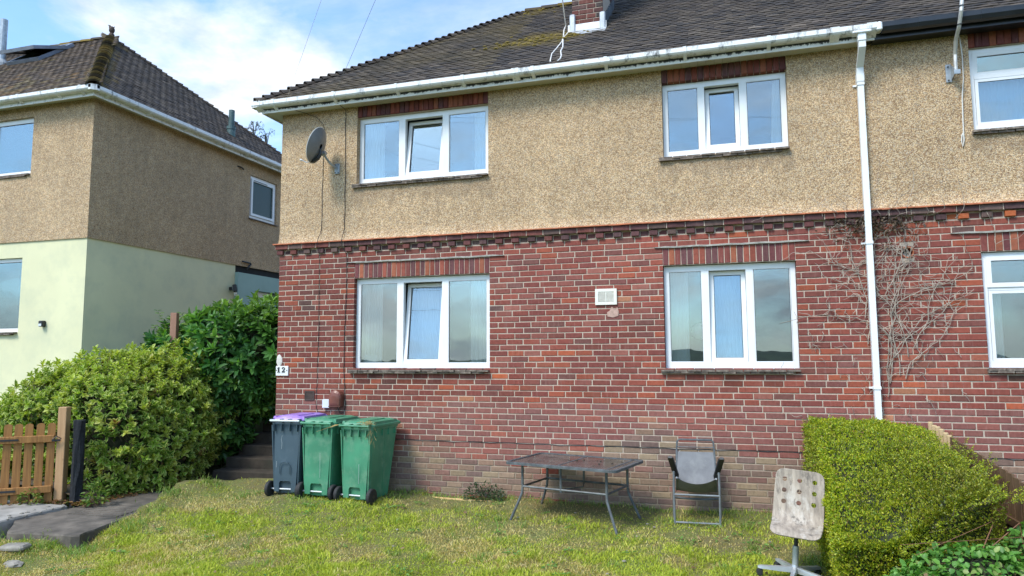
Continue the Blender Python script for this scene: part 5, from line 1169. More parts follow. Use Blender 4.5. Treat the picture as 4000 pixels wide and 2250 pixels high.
m = MB(); m.bevbox(-.055, -.055, -.1, .055, .055, 1.24, .006); o = link_np("gate_post", m.v, m.f, POSTW, None, M=GM @ Y0(.085, .03, 0) @ Matrix.Rotation(R(-20), 4, 'Z'), local=True); tagp(o, label="pale square timber post at the latch side of the picket gate", cat="post")
m = MB(); n = 14
for i in range(7):
    z = -.2+.21*i; m.v += [(.07*(1+.14*math.sin(j*3+i*2))*math.cos(2*math.pi*j/n), .07*(1+.14*math.cos(j*2+i))*math.sin(2*math.pi*j/n), z) for j in range(n)]
m.f = [(i*n+j, i*n+(j+1) % n, (i+1)*n+(j+1) % n, (i+1)*n+j) for i in range(6) for j in range(n)]+[tuple(6*n+j for j in range(n))]
o = link_np("netted_post", m.v, m.f, TARW, None, M=Y0(-8.22, -1.53, -.1), local=True); tagp(o, label="thick blue black post wrapped in dark netting between gate post and hedge", cat="post")
m = MB(); m.bevbox(-.05, -.05, 0, .05, .05, 2.3, .005); o = link_np("hedge_post", m.v, m.f, REDW, None, M=Y0(-8.48, .36, .2) @ Matrix.Rotation(R(18), 4, 'Z'), local=True); tagp(o, label="red brown square post sticking up between the laurel and the clipped hedge", cat="post")
fe = thing("boundary_fence", "stepped timber fence hidden behind the box hedge, pale near the wall and brown nearer", "fence", (2.1, -1.7, -.1))
for i in range(30):
    y = -.06-.125*i; zt_ = 1.035-.105*(i*.125)-random.uniform(0, .015); new = i < 6
    x = 2.15+.02*i*.125
    if new: m = MB().lathe([(.027, -.2), (.027, zt_-.01), (.02, zt_), (.0, zt_)], 10, Y0(x+.02, y, 0), cap=False)
    else: m = MB().box(x, y-.058, -.25, x+.018, y+.058, zt_)
    m.build("board", FENCEP if new else FENCEB, fe)
for z in (.2, .6): MB().box(2.175, -3.7, z-.2, 2.23, -.05, z-.14).build("rail", FENCEB, fe)
o = T(MB().bevbox(-.78, -.016, 0, .78, .016, .022, .004), Y0(-3.56, -.12, -.095) @ Matrix.Rotation(R(-1.2), 4, 'Z') @ Matrix.Rotation(R(.6), 4, 'Y')).build("timber_strip", CANEW); tagp(o, label="thin yellow timber strip lying in the grass along the foot of the brick wall", cat="timber strip")
o = T(MB().bevbox(-.13, -.09, 0, .13, .09, .06, .02), Y0(-7.18, -3.16, float(lawn_h(-7.2,-3.16))-.01) @ Matrix.Rotation(R(18), 4, 'Z')).build("flagstone", STONE); tagp(o, label="broken grey flagstone on the ground below the path end", cat="stone")
o = lump((-6.95, -3.36, float(lawn_h(-6.95,-3.36))+.0), .085, 77, (1.3, .9, .45)).build("rubble_stone", STONE); tagp(o, label="lump of pale rubble in the grass in front of the flagstone", cat="stone")
# ------------------------------------------------------------------ vegetation
def perp(D, g):
    r = g.normal(size=D.shape); r -= D*(r*D).sum(1, keepdims=True); return r/np.linalg.norm(r, axis=1, keepdims=True)
def leaf_arrays(P, D, Nn, Ln, Wd, C, fold=.22, bend=.15):
    """each leaf: base, two flank points twice, tip; folded along the midrib. alpha of the colour = distance from the midrib"""
    S = np.cross(D, Nn); S /= np.linalg.norm(S, axis=1, keepdims=True); Ln = Ln[:,None]; Wd = Wd[:,None]
    V = np.stack([P, P+D*Ln*.30-S*Wd*.47+Nn*Wd*fold, P+D*Ln*.72-S*Wd*.44+Nn*(Wd*fold-Ln*bend*.4), P+D*Ln-Nn*Ln*bend, P+D*Ln*.72+S*Wd*.44+Nn*(Wd*fold-Ln*bend*.4), P+D*Ln*.30+S*Wd*.47+Nn*Wd*fold, P+D*Ln*.5-Nn*Ln*bend*.25], 1)
    k = np.arange(len(P))[:,None]*7
    F = np.stack([k+np.array(f)[None,:] for f in ((0,1,6), (1,2,6), (2,3,6), (3,4,6), (4,5,6), (5,0,6))], 1).reshape(-1, 3)
    al = np.array([0, 1, 1, .75, 1, 1, 0.]); c = np.concatenate([np.repeat(C[:,None,:], 7, 1), np.broadcast_to(al[None,:,None], (len(P), 7, 1))], 2)
    return V.reshape(-1, 3), F, c.reshape(-1, 4)
def diamond_arrays(P, D, Nn, Ln, Wd, C):
    S = np.cross(D, Nn); S /= np.linalg.norm(S, axis=1, keepdims=True); Ln = Ln[:,None]; Wd = Wd[:,None]
    V = np.stack([P, P+D*Ln*.5-S*Wd*.5, P+D*Ln, P+D*Ln*.5+S*Wd*.5], 1); k = np.arange(len(P))[:,None]*4
    F = np.stack([k+np.array(f)[None,:] for f in ((0,1,2), (0,2,3))], 1).reshape(-1, 3)
    return V.reshape(-1, 3), F, np.repeat(C, 4, 0)
def unit(a): return a/np.maximum(np.linalg.norm(a, axis=1, keepdims=True), 1e-9)
def pick(cols, w, n, g, j=.18):
    c = np.array(cols)[g.choice(len(cols), n, p=np.array(w)/sum(w))]; return c*g.uniform(1-j, 1+j, (n, 1))
def blob_points(blobs, n, g, lump_amp=.12, lump_s=4.5, depth=.16):
    """points near the skin of a union of ellipsoids, with outward normals; inside points are dropped"""
    A = np.array([b[3]*b[4]+b[4]*b[5]+b[3]*b[5] for b in blobs]); A = A/A.sum(); P = []; Q = []
    for i, b in enumerate(blobs):
        k = int(n*A[i]*1.6); d = unit(g.normal(size=(k, 3))); c = np.array(b[:3]); r = np.array(b[3:6]); e_ = b[6] if len(b) > 6 else 2
        if e_ != 2: d = np.sign(d)*np.abs(d)**(2/e_); d = d/ (np.abs(d)**e_).sum(1, keepdims=True)**(1/e_)
        nrm = unit(np.sign(d)*np.abs(d)**(e_-1)/r); p = c+d*r
        s = 1+lump_amp*vnoise(p, lump_s, 3)-np.abs(g.normal(0, depth, k)); p = c+d*r*s[:,None]
        P.append(p); Q.append(nrm)
    P = np.vstack(P); Q = np.vstack(Q); keep = np.ones(len(P), bool)
    for b in blobs:
        e_ = b[6] if len(b) > 6 else 2; f = (np.abs((P-np.array(b[:3]))/np.array(b[3:6]))**e_).sum(1)
        keep &= f > .72**e_
    return P[keep], Q[keep]
def core(name, blobs, par, mat, k=.80):
    m = MB(); g = np.random.default_rng(1)
    for b in blobs:
        e_ = b[6] if len(b) > 6 else 2; rings = []
        for i in range(9):
            a = math.pi*i/8; ring = []
            for q in np.linspace(0, 2*math.pi, 17)[:-1]:
                d = np.array([max(.02, math.sin(a))*math.cos(q), max(.02, math.sin(a))*math.sin(q), -math.cos(a)])
                d = np.sign(d)*np.abs(d)**(2/e_); d = d/(np.abs(d)**e_).sum()**(1/e_); ring.append(tuple(np.array(b[:3])+d*np.array(b[3:6])*k*(1+.05*g.normal())))
            rings.append(ring)
        m.loft(rings)
    return m.build(name, mat, par)
def stems(par, pts_list, r, mat, name="stem", **tg):
    m = MB()
    for p in pts_list: m.tube(p, [r*(1-.7*i/(len(p)-1)) for i in range(len(p))], 4, cap=False)
    return m.build(name, mat, par, **tg)

# variegated hedge by the gate
hv = thing("variegated_hedge", "overgrown yellow and green variegated hedge between the picket gate and the laurel", "hedge", (-8.9, -.6, 0))
HV = [(-8.50,-.62,.64,.78,.72,.94,2.6), (-9.35,-.50,.68,.85,.70,.84,2.5), (-10.15,-.55,.58,.72,.60,.58,2.3), (-8.35,-.05,.70,.70,.60,1.0,2.5), (-7.95,-.35,.42,.36,.55,.62,2.2), (-8.9,-.45,1.15,.80,.55,.56,2.2), (-8.2,.30,.85,.55,.5,.92,2.3)]
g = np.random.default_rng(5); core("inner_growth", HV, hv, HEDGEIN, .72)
def rosettes(P, Q, A, k, g, spread=.9, ln=.05, lift=0.):
    """k leaves round each shoot: P foot, Q outward normal, A shoot axis"""
    n = len(P); A = unit(A); X = perp(A, g); Yv = np.cross(A, X); D, Nn, PP = [], [], []
    for i in range(k):
        a = 2.4*i+g.normal(0, .25, n); t = (i+.5)/k; s = (spread*(1.1-.75*t))[...,None] if hasattr(spread, 'shape') else spread*(1.15-.75*t)
        r = X*np.cos(a)[:,None]+Yv*np.sin(a)[:,None]; d = unit(A*(.35+.8*t)+r*s+g.normal(size=(n, 3))*.16); m = A-r*.55+np.array([0, 0, lift]); m = m-d*(m*d).sum(1, keepdims=True)
        D.append(d); Nn.append(unit(m)); PP.append(P+A*(ln*t))
    return np.vstack(PP), np.vstack(D), np.vstack(Nn)
P, Q = blob_points(HV, 4300, g, .20, 4.2, .055); n0 = len(P); out = (g.random(n0) < .22)*g.uniform(.02, .16, n0); P = P+(Q*.7+np.array([0, 0, .5]))*out[:,None]
A = unit(Q*.8+np.array([0, 0, .55])+g.normal(size=(n0, 3))*.45); up = np.array([0, 0, 1.])
tw = [[tuple(P[i]-A[i]*.22+g.normal(0, .02, 3)), tuple(P[i]-A[i]*.08), tuple(P[i]+A[i]*.05)] for i in range(n0)]; stems(hv, tw, .0035, BARK, "twigs", kind='stuff')
cc = pick([(.15,.27,.030), (.21,.33,.036), (.33,.39,.05), (.10,.20,.028), (.46,.47,.10), (.24,.13,.05)], [5,6,4,3,2.4,.30], n0, g)*(1+.25*vnoise(P, 2.2, 71))[:,None]
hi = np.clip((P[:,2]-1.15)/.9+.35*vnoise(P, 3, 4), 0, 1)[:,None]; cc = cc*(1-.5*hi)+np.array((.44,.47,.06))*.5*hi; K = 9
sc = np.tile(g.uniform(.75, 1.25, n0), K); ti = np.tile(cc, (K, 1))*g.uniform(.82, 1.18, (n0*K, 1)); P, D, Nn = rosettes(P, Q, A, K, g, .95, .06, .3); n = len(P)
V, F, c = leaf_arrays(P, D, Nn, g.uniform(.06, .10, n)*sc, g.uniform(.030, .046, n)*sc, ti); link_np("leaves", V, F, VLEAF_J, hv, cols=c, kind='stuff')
P, Q = blob_points([(*b[:3], b[3]*.88, b[4]*.88, b[5]*.90, b[6]) for b in HV], 9000, g, .15, 4.2, .09); n = len(P); D = unit(Q*.5+g.normal(size=(n, 3))*.8); Nn = unit(Q+up*.6+g.normal(size=(n, 3))*.5); Nn = unit(Nn-D*(Nn*D).sum(1, keepdims=True))
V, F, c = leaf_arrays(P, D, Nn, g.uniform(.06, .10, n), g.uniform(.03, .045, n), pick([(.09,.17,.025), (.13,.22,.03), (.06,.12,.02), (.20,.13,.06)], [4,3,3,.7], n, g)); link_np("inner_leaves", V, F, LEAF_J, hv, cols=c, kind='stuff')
# upright young shoots along the top
sh = []; LP, LD, LN = [], [], []
for i in range(260):
    b = HV[g.choice(7, p=[.2,.25,.15,.12,.08,.1,.1])]; a = g.uniform(0, 6.28); r = math.sqrt(g.uniform(0, 1))*.9
    x, y = b[0]+b[3]*r*math.cos(a), b[1]+b[4]*r*math.sin(a); e_ = b[6]; q = 1-abs((x-b[0])/b[3])**e_-abs((y-b[1])/b[4])**e_
    if q < 0: continue
    z = b[2]+b[5]*q**(1/e_)*.97; d = np.array([g.normal(0, .25), g.normal(0, .25), 1]); L_ = g.uniform(.10, .34)
    p0 = np.array([x, y, z-.03]); pts = [p0+d*L_*t+np.array([.03*t*t*g.normal(), 0, 0]) for t in (0, .5, 1)]; sh.append([tuple(p) for p in pts])
    for t in np.linspace(.25, 1, 6):
        for s in range(2):
            q = a+t*9+s*3.14; LP.append(p0+d*L_*t); LD.append((math.cos(q)*.8, math.sin(q)*.8, .7)); LN.append((-math.cos(q)*.5, -math.sin(q)*.5, .8))
stems(hv, sh, .004, BARK, kind='stuff'); LP, LD, LN = np.array(LP), unit(np.array(LD)), np.array(LN); LN = unit(LN-LD*(LN*LD).sum(1, keepdims=True)); n = len(LP)
V, F, c = leaf_arrays(LP, LD, LN, g.uniform(.045, .075, n), g.uniform(.021, .031, n), pick([(.40,.48,.05), (.29,.42,.05), (.52,.52,.14)], [3,3,1.4], n, g)); link_np("young_leaves", V, F, VLEAF_J, hv, cols=c, kind='stuff')

# laurel
la = thing("laurel_bush", "tall dark green laurel with broad glossy leaves overhanging the steps", "laurel", (-7.7, 1.2, .2))
LB_ = [(-7.95,1.05,1.70,.75,.80,.88,2.3), (-7.35,1.15,1.84,.55,.70,.80,2.2), (-7.30,1.1,1.45,.40,.50,.62,2.2), (-8.62,.95,1.60,.62,.62,.70,2.2), (-7.95,.80,.90,.45,.50,.75,2.3), (-6.98,1.2,1.86,.40,.55,.56,2.2)]
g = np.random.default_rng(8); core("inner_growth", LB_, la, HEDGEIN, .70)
P, Q = blob_points(LB_, 1050, g, .18, 3.5, .08); n0 = len(P); out = (g.random(n0) < .2)*g.uniform(.02, .10, n0); P = P+(Q*.8+np.array([0, 0, .3]))*out[:,None]
A = unit(Q*.9+np.array([0, 0, .35])+g.normal(size=(n0, 3))*.4); cc = pick([(.050,.15,.036), (.075,.20,.042), (.105,.245,.047), (.17,.31,.058), (.04,.12,.034)], [5,6,4,2.2,2.5], n0, g)*(1+.25*vnoise(P, 2.5, 72))[:,None]
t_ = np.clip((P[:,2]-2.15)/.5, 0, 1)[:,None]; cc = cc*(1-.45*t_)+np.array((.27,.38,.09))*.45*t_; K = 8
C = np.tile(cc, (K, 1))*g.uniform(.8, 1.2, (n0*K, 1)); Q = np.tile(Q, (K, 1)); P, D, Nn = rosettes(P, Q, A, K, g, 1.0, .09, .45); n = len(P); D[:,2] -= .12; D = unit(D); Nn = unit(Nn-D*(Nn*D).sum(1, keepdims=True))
Ln, Wd = g.uniform(.125, .19, n), g.uniform(.050, .070, n)
score = (P-np.array(CAM))@np.array([0,0,0])+Q[:,1]*-1+Q[:,0]*.35+.6*(P[:,1] < 1.4); big = np.argsort(-(score+.002*g.normal(size=n)))[:1800]; big = g.choice(big, 300, replace=False); single = np.zeros(n, bool); single[big] = True
Vi, Qi = blob_points([(*b[:3], b[3]*.86, b[4]*.86, b[5]*.88, b[6]) for b in LB_], 3000, g, .15, 4, .09); ni = len(Vi); Di = unit(Qi*.5+g.normal(size=(ni, 3))*.8); Ni = unit(Qi+up*.6+g.normal(size=(ni, 3))*.5); Ni = unit(Ni-Di*(Ni*Di).sum(1, keepdims=True))
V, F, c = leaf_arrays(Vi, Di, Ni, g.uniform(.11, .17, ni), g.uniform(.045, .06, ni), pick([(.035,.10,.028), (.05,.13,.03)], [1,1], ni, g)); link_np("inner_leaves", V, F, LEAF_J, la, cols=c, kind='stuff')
V, F, c = leaf_arrays(P[~single], D[~single], Nn[~single], Ln[~single], Wd[~single], C[~single]); link_np("leaves", V, F, LEAF_J, la, cols=c, kind='stuff')
v0, f0, _ = leaf_arrays(np.zeros((1,3)), np.array([[0,0,1.]]), np.array([[0,-1.,0]]), np.array([1.]), np.array([.365]), np.zeros((1,3))); lm = mesh_np("leaf", v0, f0); lm.materials.append(LEAF)
for i in big:
    z_, y_ = Vector(D[i]), -Vector(Nn[i]); x_ = y_.cross(z_); M = Matrix.Translation(Vector(P[i]+Q[i]*.015)) @ Matrix((x_, y_, z_)).transposed().to_4x4() @ Matrix.Diagonal((Ln[i], Ln[i], Ln[i], 1)); inst("leaf", lm, M, la, C[i])
# free shoots at its left shoulder
sh = []; LP, LD, LN = [], [], []
for p0, p1 in (((-8.55,.55,1.85), (-9.02,.62,2.56)), ((-8.7,.5,1.7), (-9.15,.55,2.15)), ((-8.45,.55,2.0), (-8.72,.6,2.45)), ((-8.6,.5,1.75), (-8.95,.5,2.3)), ((-8.35,.6,2.1), (-8.5,.6,2.5))):
    p0, p1 = np.array(p0), np.array(p1); pts = [p0+(p1-p0)*t+np.array([-.05*t*t, 0, -.03*math.sin(3*t)]) for t in np.linspace(0, 1, 6)]; sh.append([tuple(q) for q in pts])
    for t in np.linspace(.2, 1, 13):
        for s in range(2): q = t*14+s*3.1; LP.append(p0+(p1-p0)*t+np.array([-.05*t*t, 0, 0])); LD.append((math.cos(q)*.9-.2, math.sin(q)*.7, .25)); LN.append((.1, -.4, .9))
stems(la, sh, .010, BARK, "shoot"); LP, LD, LN = np.array(LP), unit(np.array(LD)), np.array(LN); LN = unit(LN-LD*(LN*LD).sum(1, keepdims=True)); n = len(LP)
V, F, c = leaf_arrays(LP, LD, LN, g.uniform(.07, .11, n), g.uniform(.028, .04, n), pick([(.14,.26,.045), (.10,.20,.04), (.22,.33,.06)], [3,3,2], n, g)); link_np("shoot_leaves", V, F, LEAF_J, la, cols=c, kind='stuff')

# clipped hedge on the right
bh = thing("box_hedge", "clipped yellow green small leaved hedge on the right in front of the downpipe", "hedge", (1.45, -1.3, -.15))
g = np.random.default_rng(9)
def hz(x, y): return 1.03-.05*sstep(1.5, 2.1, x)-.06*np.clip(-y-.4, 0, 9)-.62*sstep(-.9, -2.5, y)*(1-.72*sstep(1.15, 1.9, x))+.025*np.sin(3.1*x+2*y)+.02*np.sin(6.3*y+1)
X0, X1, YA, YB = .875, 2.03, -.22, -2.55
k = 80000; u = g.uniform(size=k); P = np.zeros((k, 3)); Q = np.zeros((k, 3)); f = g.choice(4, k, p=[.32,.40,.22,.06])
P[:,0] = g.uniform(X0, X1, k); P[:,1] = g.uniform(YB, YA, k); top = hz(P[:,0], P[:,1]); P[:,2] = -.22+u*(top+.22)
s = f == 0; P[s,0] = X0; Q[s] = (-1,0,0); s = f == 1; P[s,2] = top[s]; Q[s] = (0,0,1)
s = f == 2; P[s,1] = YB; Q[s] = (0,-1,0); s = f == 3; P[s,0] = X1; Q[s] = (1,0,0)
P[:,2] = np.minimum(P[:,2], hz(P[:,0], P[:,1]))
P += Q*(.055*vnoise(P, 3.5, 11)+.045*vnoise(P, 8, 12)+.030*vnoise(P, 17, 13)+.012*vnoise(P, 43, 14)-np.abs(g.normal(0, .030, k)))[:,None]+g.normal(0, .01, (k, 3)); n = k
D = unit(Q*.7+g.normal(size=(n, 3))*.6+up*.25); Nn = perp(D, g)
C = pick([(.31,.36,.018), (.42,.43,.022), (.21,.30,.022), (.14,.22,.022), (.50,.48,.05), (.32,.21,.05)], [6,5,4,2.5,1.2,.7], n, g)
cl = np.clip(.5+.9*vnoise(P, 3.2, 33), 0, 1)[:,None]; C = C*(.62+.5*cl)
old = (sstep(1.35, 2.0, P[:,0])*sstep(-.9, -2.4, P[:,1]))[:,None]; C = C*(1-.45*old)+np.array((.17,.14,.035))*.35*old  # brown twiggy near right end, its shade also mixed into the leaf colour
V, F, c = diamond_arrays(P, D, Nn, g.uniform(.016, .030, n), g.uniform(.009, .016, n), C); link_np("leaves", V, F, LEAF_J, bh, cols=c, kind='stuff')
# little sprigs that break the clipped faces
sh = []; P, D = [], []
for i in range(1500):
    if g.random() < .5: x, y = g.uniform(X0, X1), g.uniform(YB, YA); p0 = np.array([x, y, float(hz(x, y))-.02]); d = unit(np.array([[g.normal(0, .5), g.normal(0, .5), 1]]))[0]
    else: y = g.uniform(YB, YA); z = g.uniform(-.15, float(hz(X0, y))); p0 = np.array([X0+.01, y, z]); d = unit(np.array([[-1, g.normal(0, .5), .3+g.normal(0, .4)]]))[0]
    if i > 1180: x, y = g.uniform(1.25, X1+.1), g.uniform(YB-.15, -1.2); p0 = np.array([x, y, float(hz(x, y))-.05]); d = unit(np.array([[g.normal(.5, .5), g.normal(-.3, .5), .6]]))[0]
    L_ = g.uniform(.04, .085) if i < 1180 else g.uniform(.06, .22); sh.append([tuple(p0), tuple(p0+d*L_)])
    for t in np.linspace(.15, 1, 6 if i < 1180 else 12):
        q = g.uniform(0, 6.28); a = perp(d[None,:], g)[0]; P += [p0+d*L_*t]*2; D += [a+d*.5, -a+d*.5]
stems(bh, sh, .0022, BARK, "twigs", kind='stuff'); P, D = np.array(P), unit(np.array(D)); n = len(P)
V, F, c = diamond_arrays(P, D, perp(D, g), g.uniform(.014, .024, n), g.uniform(.008, .013, n), pick([(.34,.39,.022), (.45,.45,.035), (.22,.30,.028)], [3,2,2], n, g)); link_np("sprig_leaves", V, F, LEAF_J, bh, cols=c, kind='stuff')
m = MB(); rings = []
for y in np.linspace(YA-.05, YB+.09, 12): rings.append([(X0+.075, y, -.25), (X1-.07, y, -.25), (X1-.07, y, float(hz(X1-.07, y))-.09), (1.5, y, float(hz(1.5, y))-.085), (X0+.075, y, float(hz(X0, y))-.09)])
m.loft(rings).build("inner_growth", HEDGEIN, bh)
# brambles in front of it
br = thing("bramble_patch", "low mass of bright green bramble leaves in the near right corner", "brambles", (1.75, -3.2, -.3))
g = np.random.default_rng(10); BB = [(1.75,-2.75,-.04,.52,.42,.42), (2.35,-2.62,.03,.55,.45,.50), (1.40,-3.0,-.1,.35,.4,.34), (2.5,-3.3,-.0,.6,.5,.50), (1.9,-3.4,-.15,.6,.4,.40), (2.0,-2.55,.0,.4,.3,.34)]
core("inner_growth", BB, br, HEDGEIN, .74); P, Q = blob_points(BB, 11000, g, .15, 6, .10); k = P[:,2] > -.32; P, Q = P[k], Q[k]; n = len(P)
D = unit(Q*.4+g.normal(size=(n, 3))*.8); Nn = unit(Q*.9+up*.6+g.normal(size=(n, 3))*.4); Nn = unit(Nn-D*(Nn*D).sum(1, keepdims=True))
V, F, c = leaf_arrays(P, D, Nn, g.uniform(.035, .065, n), g.uniform(.027, .046, n), pick([(.12,.29,.05), (.17,.36,.065), (.085,.21,.045), (.29,.38,.11), (.32,.21,.12)], [5,4,3,1.2,.6], n, g), .15, .2); link_np("leaves", V, F, LEAF_J, br, cols=c, kind='stuff')
sh = [[(g.uniform(1.2, 2.5), g.uniform(-3.6, -2.7), -.1), (g.uniform(1.3, 2.6), g.uniform(-3.3, -2.5), .50), (g.uniform(1.2, 2.6), g.uniform(-3.4, -2.5), .38)] for i in range(3)]; stems(br, sh, .006, simple("bramble_cane", (.20,.09,.05), .7), "cane", kind='stuff')

# dead climber round the downpipe
dc = thing("dead_climber", "bare dead climbing stems spreading over the brick around the white downpipe", "dead climber", (1.8, -.03, 1.0))
g = random.Random(31); mains = []; tw = []
def walk(p, a, L_, step, wob, grav=0, y=-.018):
    pts = [p]; x, z = p[0], p[2]
    for i in range(int(L_/step)):
        a += g.gauss(0, wob*1.5)+grav; x += step*math.sin(a); z += step*math.cos(a); yy = y-.012*abs(math.sin(i*.9+x*5)); 
        if x > 2.70 and z < 2.93: break
        if z > 3.37: yy -= .05*(1-max(0, min(1, (z-3.5)/.3)))
        pts.append((x, yy, z))
    return pts
for i, (x, z, a, L_) in enumerate([(1.80,1.45,.02,1.75), (1.83,1.6,.10,1.5), (1.78,1.5,-.02,1.8), (1.86,1.75,.12,1.3), (2.00,1.75,.10,1.3), (2.06,1.85,.28,1.2), (1.60,1.9,-.08,1.3), (1.58,2.2,-.16,1.1), (1.84,2.2,.30,1.2), (1.74,2.5,-.3,.9), (1.80,2.45,.35,1.0), (1.90,1.55,.03,1.7), (1.77,1.3,.0,1.9), (1.96,1.5,.12,1.1)]): mains.append(walk((x, -.018, z), a, L_, .05, .10, g.uniform(-.012, .022)))
for p in mains: MB().tube(p, [.0058*(1-.65*i/len(p)) for i in range(len(p))], 5, cap=False).build("stem", STEM, dc)
for i in range(320):
    q = g.choice(mains); p = g.choice(q[3:]); a = g.choice((-1, 1))*g.uniform(.3, 1.5); L_ = g.uniform(.10, .50); t = walk(p, a, L_, .04, .28)
    if i % 3 == 0: t = walk((g.gauss(1.74, .19), -.02, g.uniform(2.3, 3.35)), g.uniform(-1.3, 1.3), g.uniform(.15, .5), .04, .3)
    if i % 4 == 1: t = walk((g.gauss(1.72, .5), -.012, g.uniform(.95, 2.6)), g.uniform(-2, 2), g.uniform(.08, .25), .03, .5)
    tw.append(t)
for x, z, a, L_ in ((1.55,3.4,-.35,.9), (1.45,3.45,-.55,1.3), (1.85,3.4,.22,1.2), (2.05,3.4,.5,.8), (2.3,3.35,.7,.5), (2.55,3.3,.6,.5), (1.35,3.4,-.8,.4), (2.86,3.36,3.0,.45), (2.92,2.98,.9,.4)): tw.append(walk((x, -.03, z), a, L_, .05, .22, y=-.03))
m = MB()
for p in tw: m.tube(p, [.0038*(1-.6*i/len(p)) for i in range(len(p))], 3, cap=False)
m.build("twigs", STEM, dc, kind='stuff')
g2 = np.random.default_rng(77); n = 420; P = np.stack([g2.normal(1.72, .22, n), -.03-np.abs(g2.normal(0, .02, n)), 3.36-np.abs(g2.normal(0, .14, n))], 1); D = unit(g2.normal(size=(n, 3))*np.array([1, .4, 1])); Nn = perp(D, g2)
V, F, c = leaf_arrays(P, D, Nn, g2.uniform(.025, .05, n), g2.uniform(.014, .028, n), pick([(.11,.07,.045), (.16,.11,.07), (.08,.055,.04)], [3,2,2], n, g2)); link_np("withered_leaves", V, F, LEAF_J, dc, cols=c, kind='stuff')

# weeds
def tuft(name, label, cat, base, r, h, n, cols, w, ll, lw, seed, mat=None):
    o = thing(name, label, cat, base); g = np.random.default_rng(seed); a = g.uniform(0, 6.28, n); q = np.sqrt(g.uniform(0, 1, n)); z = g.uniform(.1, 1, n)*(1-.55*q*q)*h
    P = np.stack([base[0]+r[0]*q*np.cos(a), base[1]+r[1]*q*np.sin(a), base[2]+z], 1); D = unit(np.stack([np.cos(a), np.sin(a), g.uniform(-.2, .9, n)], 1)+g.normal(size=(n, 3))*.3); Nn = unit(up+g.normal(size=(n, 3))*.4); Nn = unit(Nn-D*(Nn*D).sum(1, keepdims=True))
    V, F, c = leaf_arrays(P, D, Nn, g.uniform(.7, 1.3, n)*ll, g.uniform(.7, 1.3, n)*lw, pick(cols, w, n, g)); link_np("leaves", V, F, LEAF_J, o, cols=c, kind='stuff')
    stems(o, [[(base[0]+g.normal(0, r[0]*.2), base[1]+g.normal(0, r[1]*.2), base[2]-.02), tuple(P[i])] for i in g.choice(n, min(n, 24), replace=False)], .003, BARK, "stems", kind='stuff'); return o
tuft("wall_weed", "small dark bushy weed growing at the foot of the brick wall behind the timber strip", "weed", (-3.02, -.12, -.10), (.29, .10), .26, 420, [(.04,.085,.035), (.06,.11,.05), (.13,.17,.12), (.03,.06,.03)], [4,3,1.5,2], .035, .018, 3)
tuft("gate_weed", "yellow green weed sprouting under the picket gate", "weed", (-8.62, -1.85, -.10), (.17, .08), .20, 90, [(.20,.25,.05), (.13,.20,.04), (.26,.14,.05)], [4,3,1], .06, .028, 4)
tuft("path_weed", "leafy sprig rooted beside the dark netted post", "weed", (-7.80, -1.62, -.10), (.14, .12), .36, 110, [(.12,.22,.03), (.20,.26,.05), (.08,.16,.03)], [4,3,2], .065, .026, 6)
for (x, y, z, h, s, lb) in ((-10.93, 5.40, 7.20, .42, 21, "wispy grey weed on the far slope of the neighbouring roof, nearer the vent pipe"), (-10.75, 5.66, 7.05, .46, 22, "wispy grey weed on the far slope of the neighbouring roof, farther from the vent pipe")):
    o = thing("roof_weed", lb, "weed", (x, y, z)); g = np.random.default_rng(s); sh = []
    for i in range(16):
        a = g.uniform(0, 6.28); r = g.uniform(.08, .26); zz = h*g.uniform(.5, 1); sh.append([(x, y, z-.05), (x+.3*r*math.cos(a), y+.3*r*math.sin(a), z+zz*.7), (x+.8*r*math.cos(a), y+.8*r*math.sin(a), z+zz), (x+1.2*r*math.cos(a), y+1.2*r*math.sin(a), z+zz*.75)])
    stems(o, sh, .007, simple("grey_weed_stem", (.10,.105,.095), .9) if s == 21 else bpy.data.materials["grey_weed_stem"], "stems", kind='stuff')
    P = np.array([np.array(q[2])+(np.array(q[3])-np.array(q[2]))*t for q in sh for t in (0, .3, .6, 1)]); n = len(P); D = unit(g.normal(size=(n, 3))+np.array([0, 0, -.6])); V, F, c = leaf_arrays(P, D, perp(D, g), g.uniform(.05, .09, n), g.uniform(.012, .02, n), pick([(.07,.085,.06), (.12,.12,.09)], [1, 1], n, g)); link_np("leaves", V, F, LEAF_J, o, cols=c, kind='stuff')
# fallen leaves and soil under the hedge
grid("hedge_bed", np.linspace(-10.6, -7.75, 24), np.linspace(-1.55, .9, 22), lambda x, y: -.12+.20*sstep(-7.8, -8.8, x)+.3*sstep(-.4, .8, y)+.02*np.sin(9*x)*np.sin(8*y), SOIL, kind='structure')
g = np.random.default_rng(14); n = 1500; x = -7.86-np.abs(g.normal(0, .22, n))+.06*g.normal(size=n); y = g.uniform(-1.75, .35, n); k = g.random(n) < .12; x[k] = g.uniform(-8.9, -8.3, k.sum()); y[k] = -1.9+(x[k]+8.8)*.75+g.normal(0, .07, k.sum())
z = np.where(x > -8.02, -.098, -.095)+np.abs(g.normal(0, .012, n)); P = np.stack([x, y, z], 1); D = unit(g.normal(size=(n, 3))*np.array([1, 1, .2])); Nn = unit(up+g.normal(size=(n, 3))*.5); Nn = unit(Nn-D*(Nn*D).sum(1, keepdims=True))
V, F, c = leaf_arrays(P, D, Nn, g.uniform(.035, .06, n), g.uniform(.018, .03, n), pick([(.20,.10,.035), (.12,.06,.03), (.26,.17,.06), (.09,.13,.03)], [4,3,2,1.5], n, g)); link_np("fallen_leaves", V, F, LEAF_J, None, cols=c, kind='stuff')

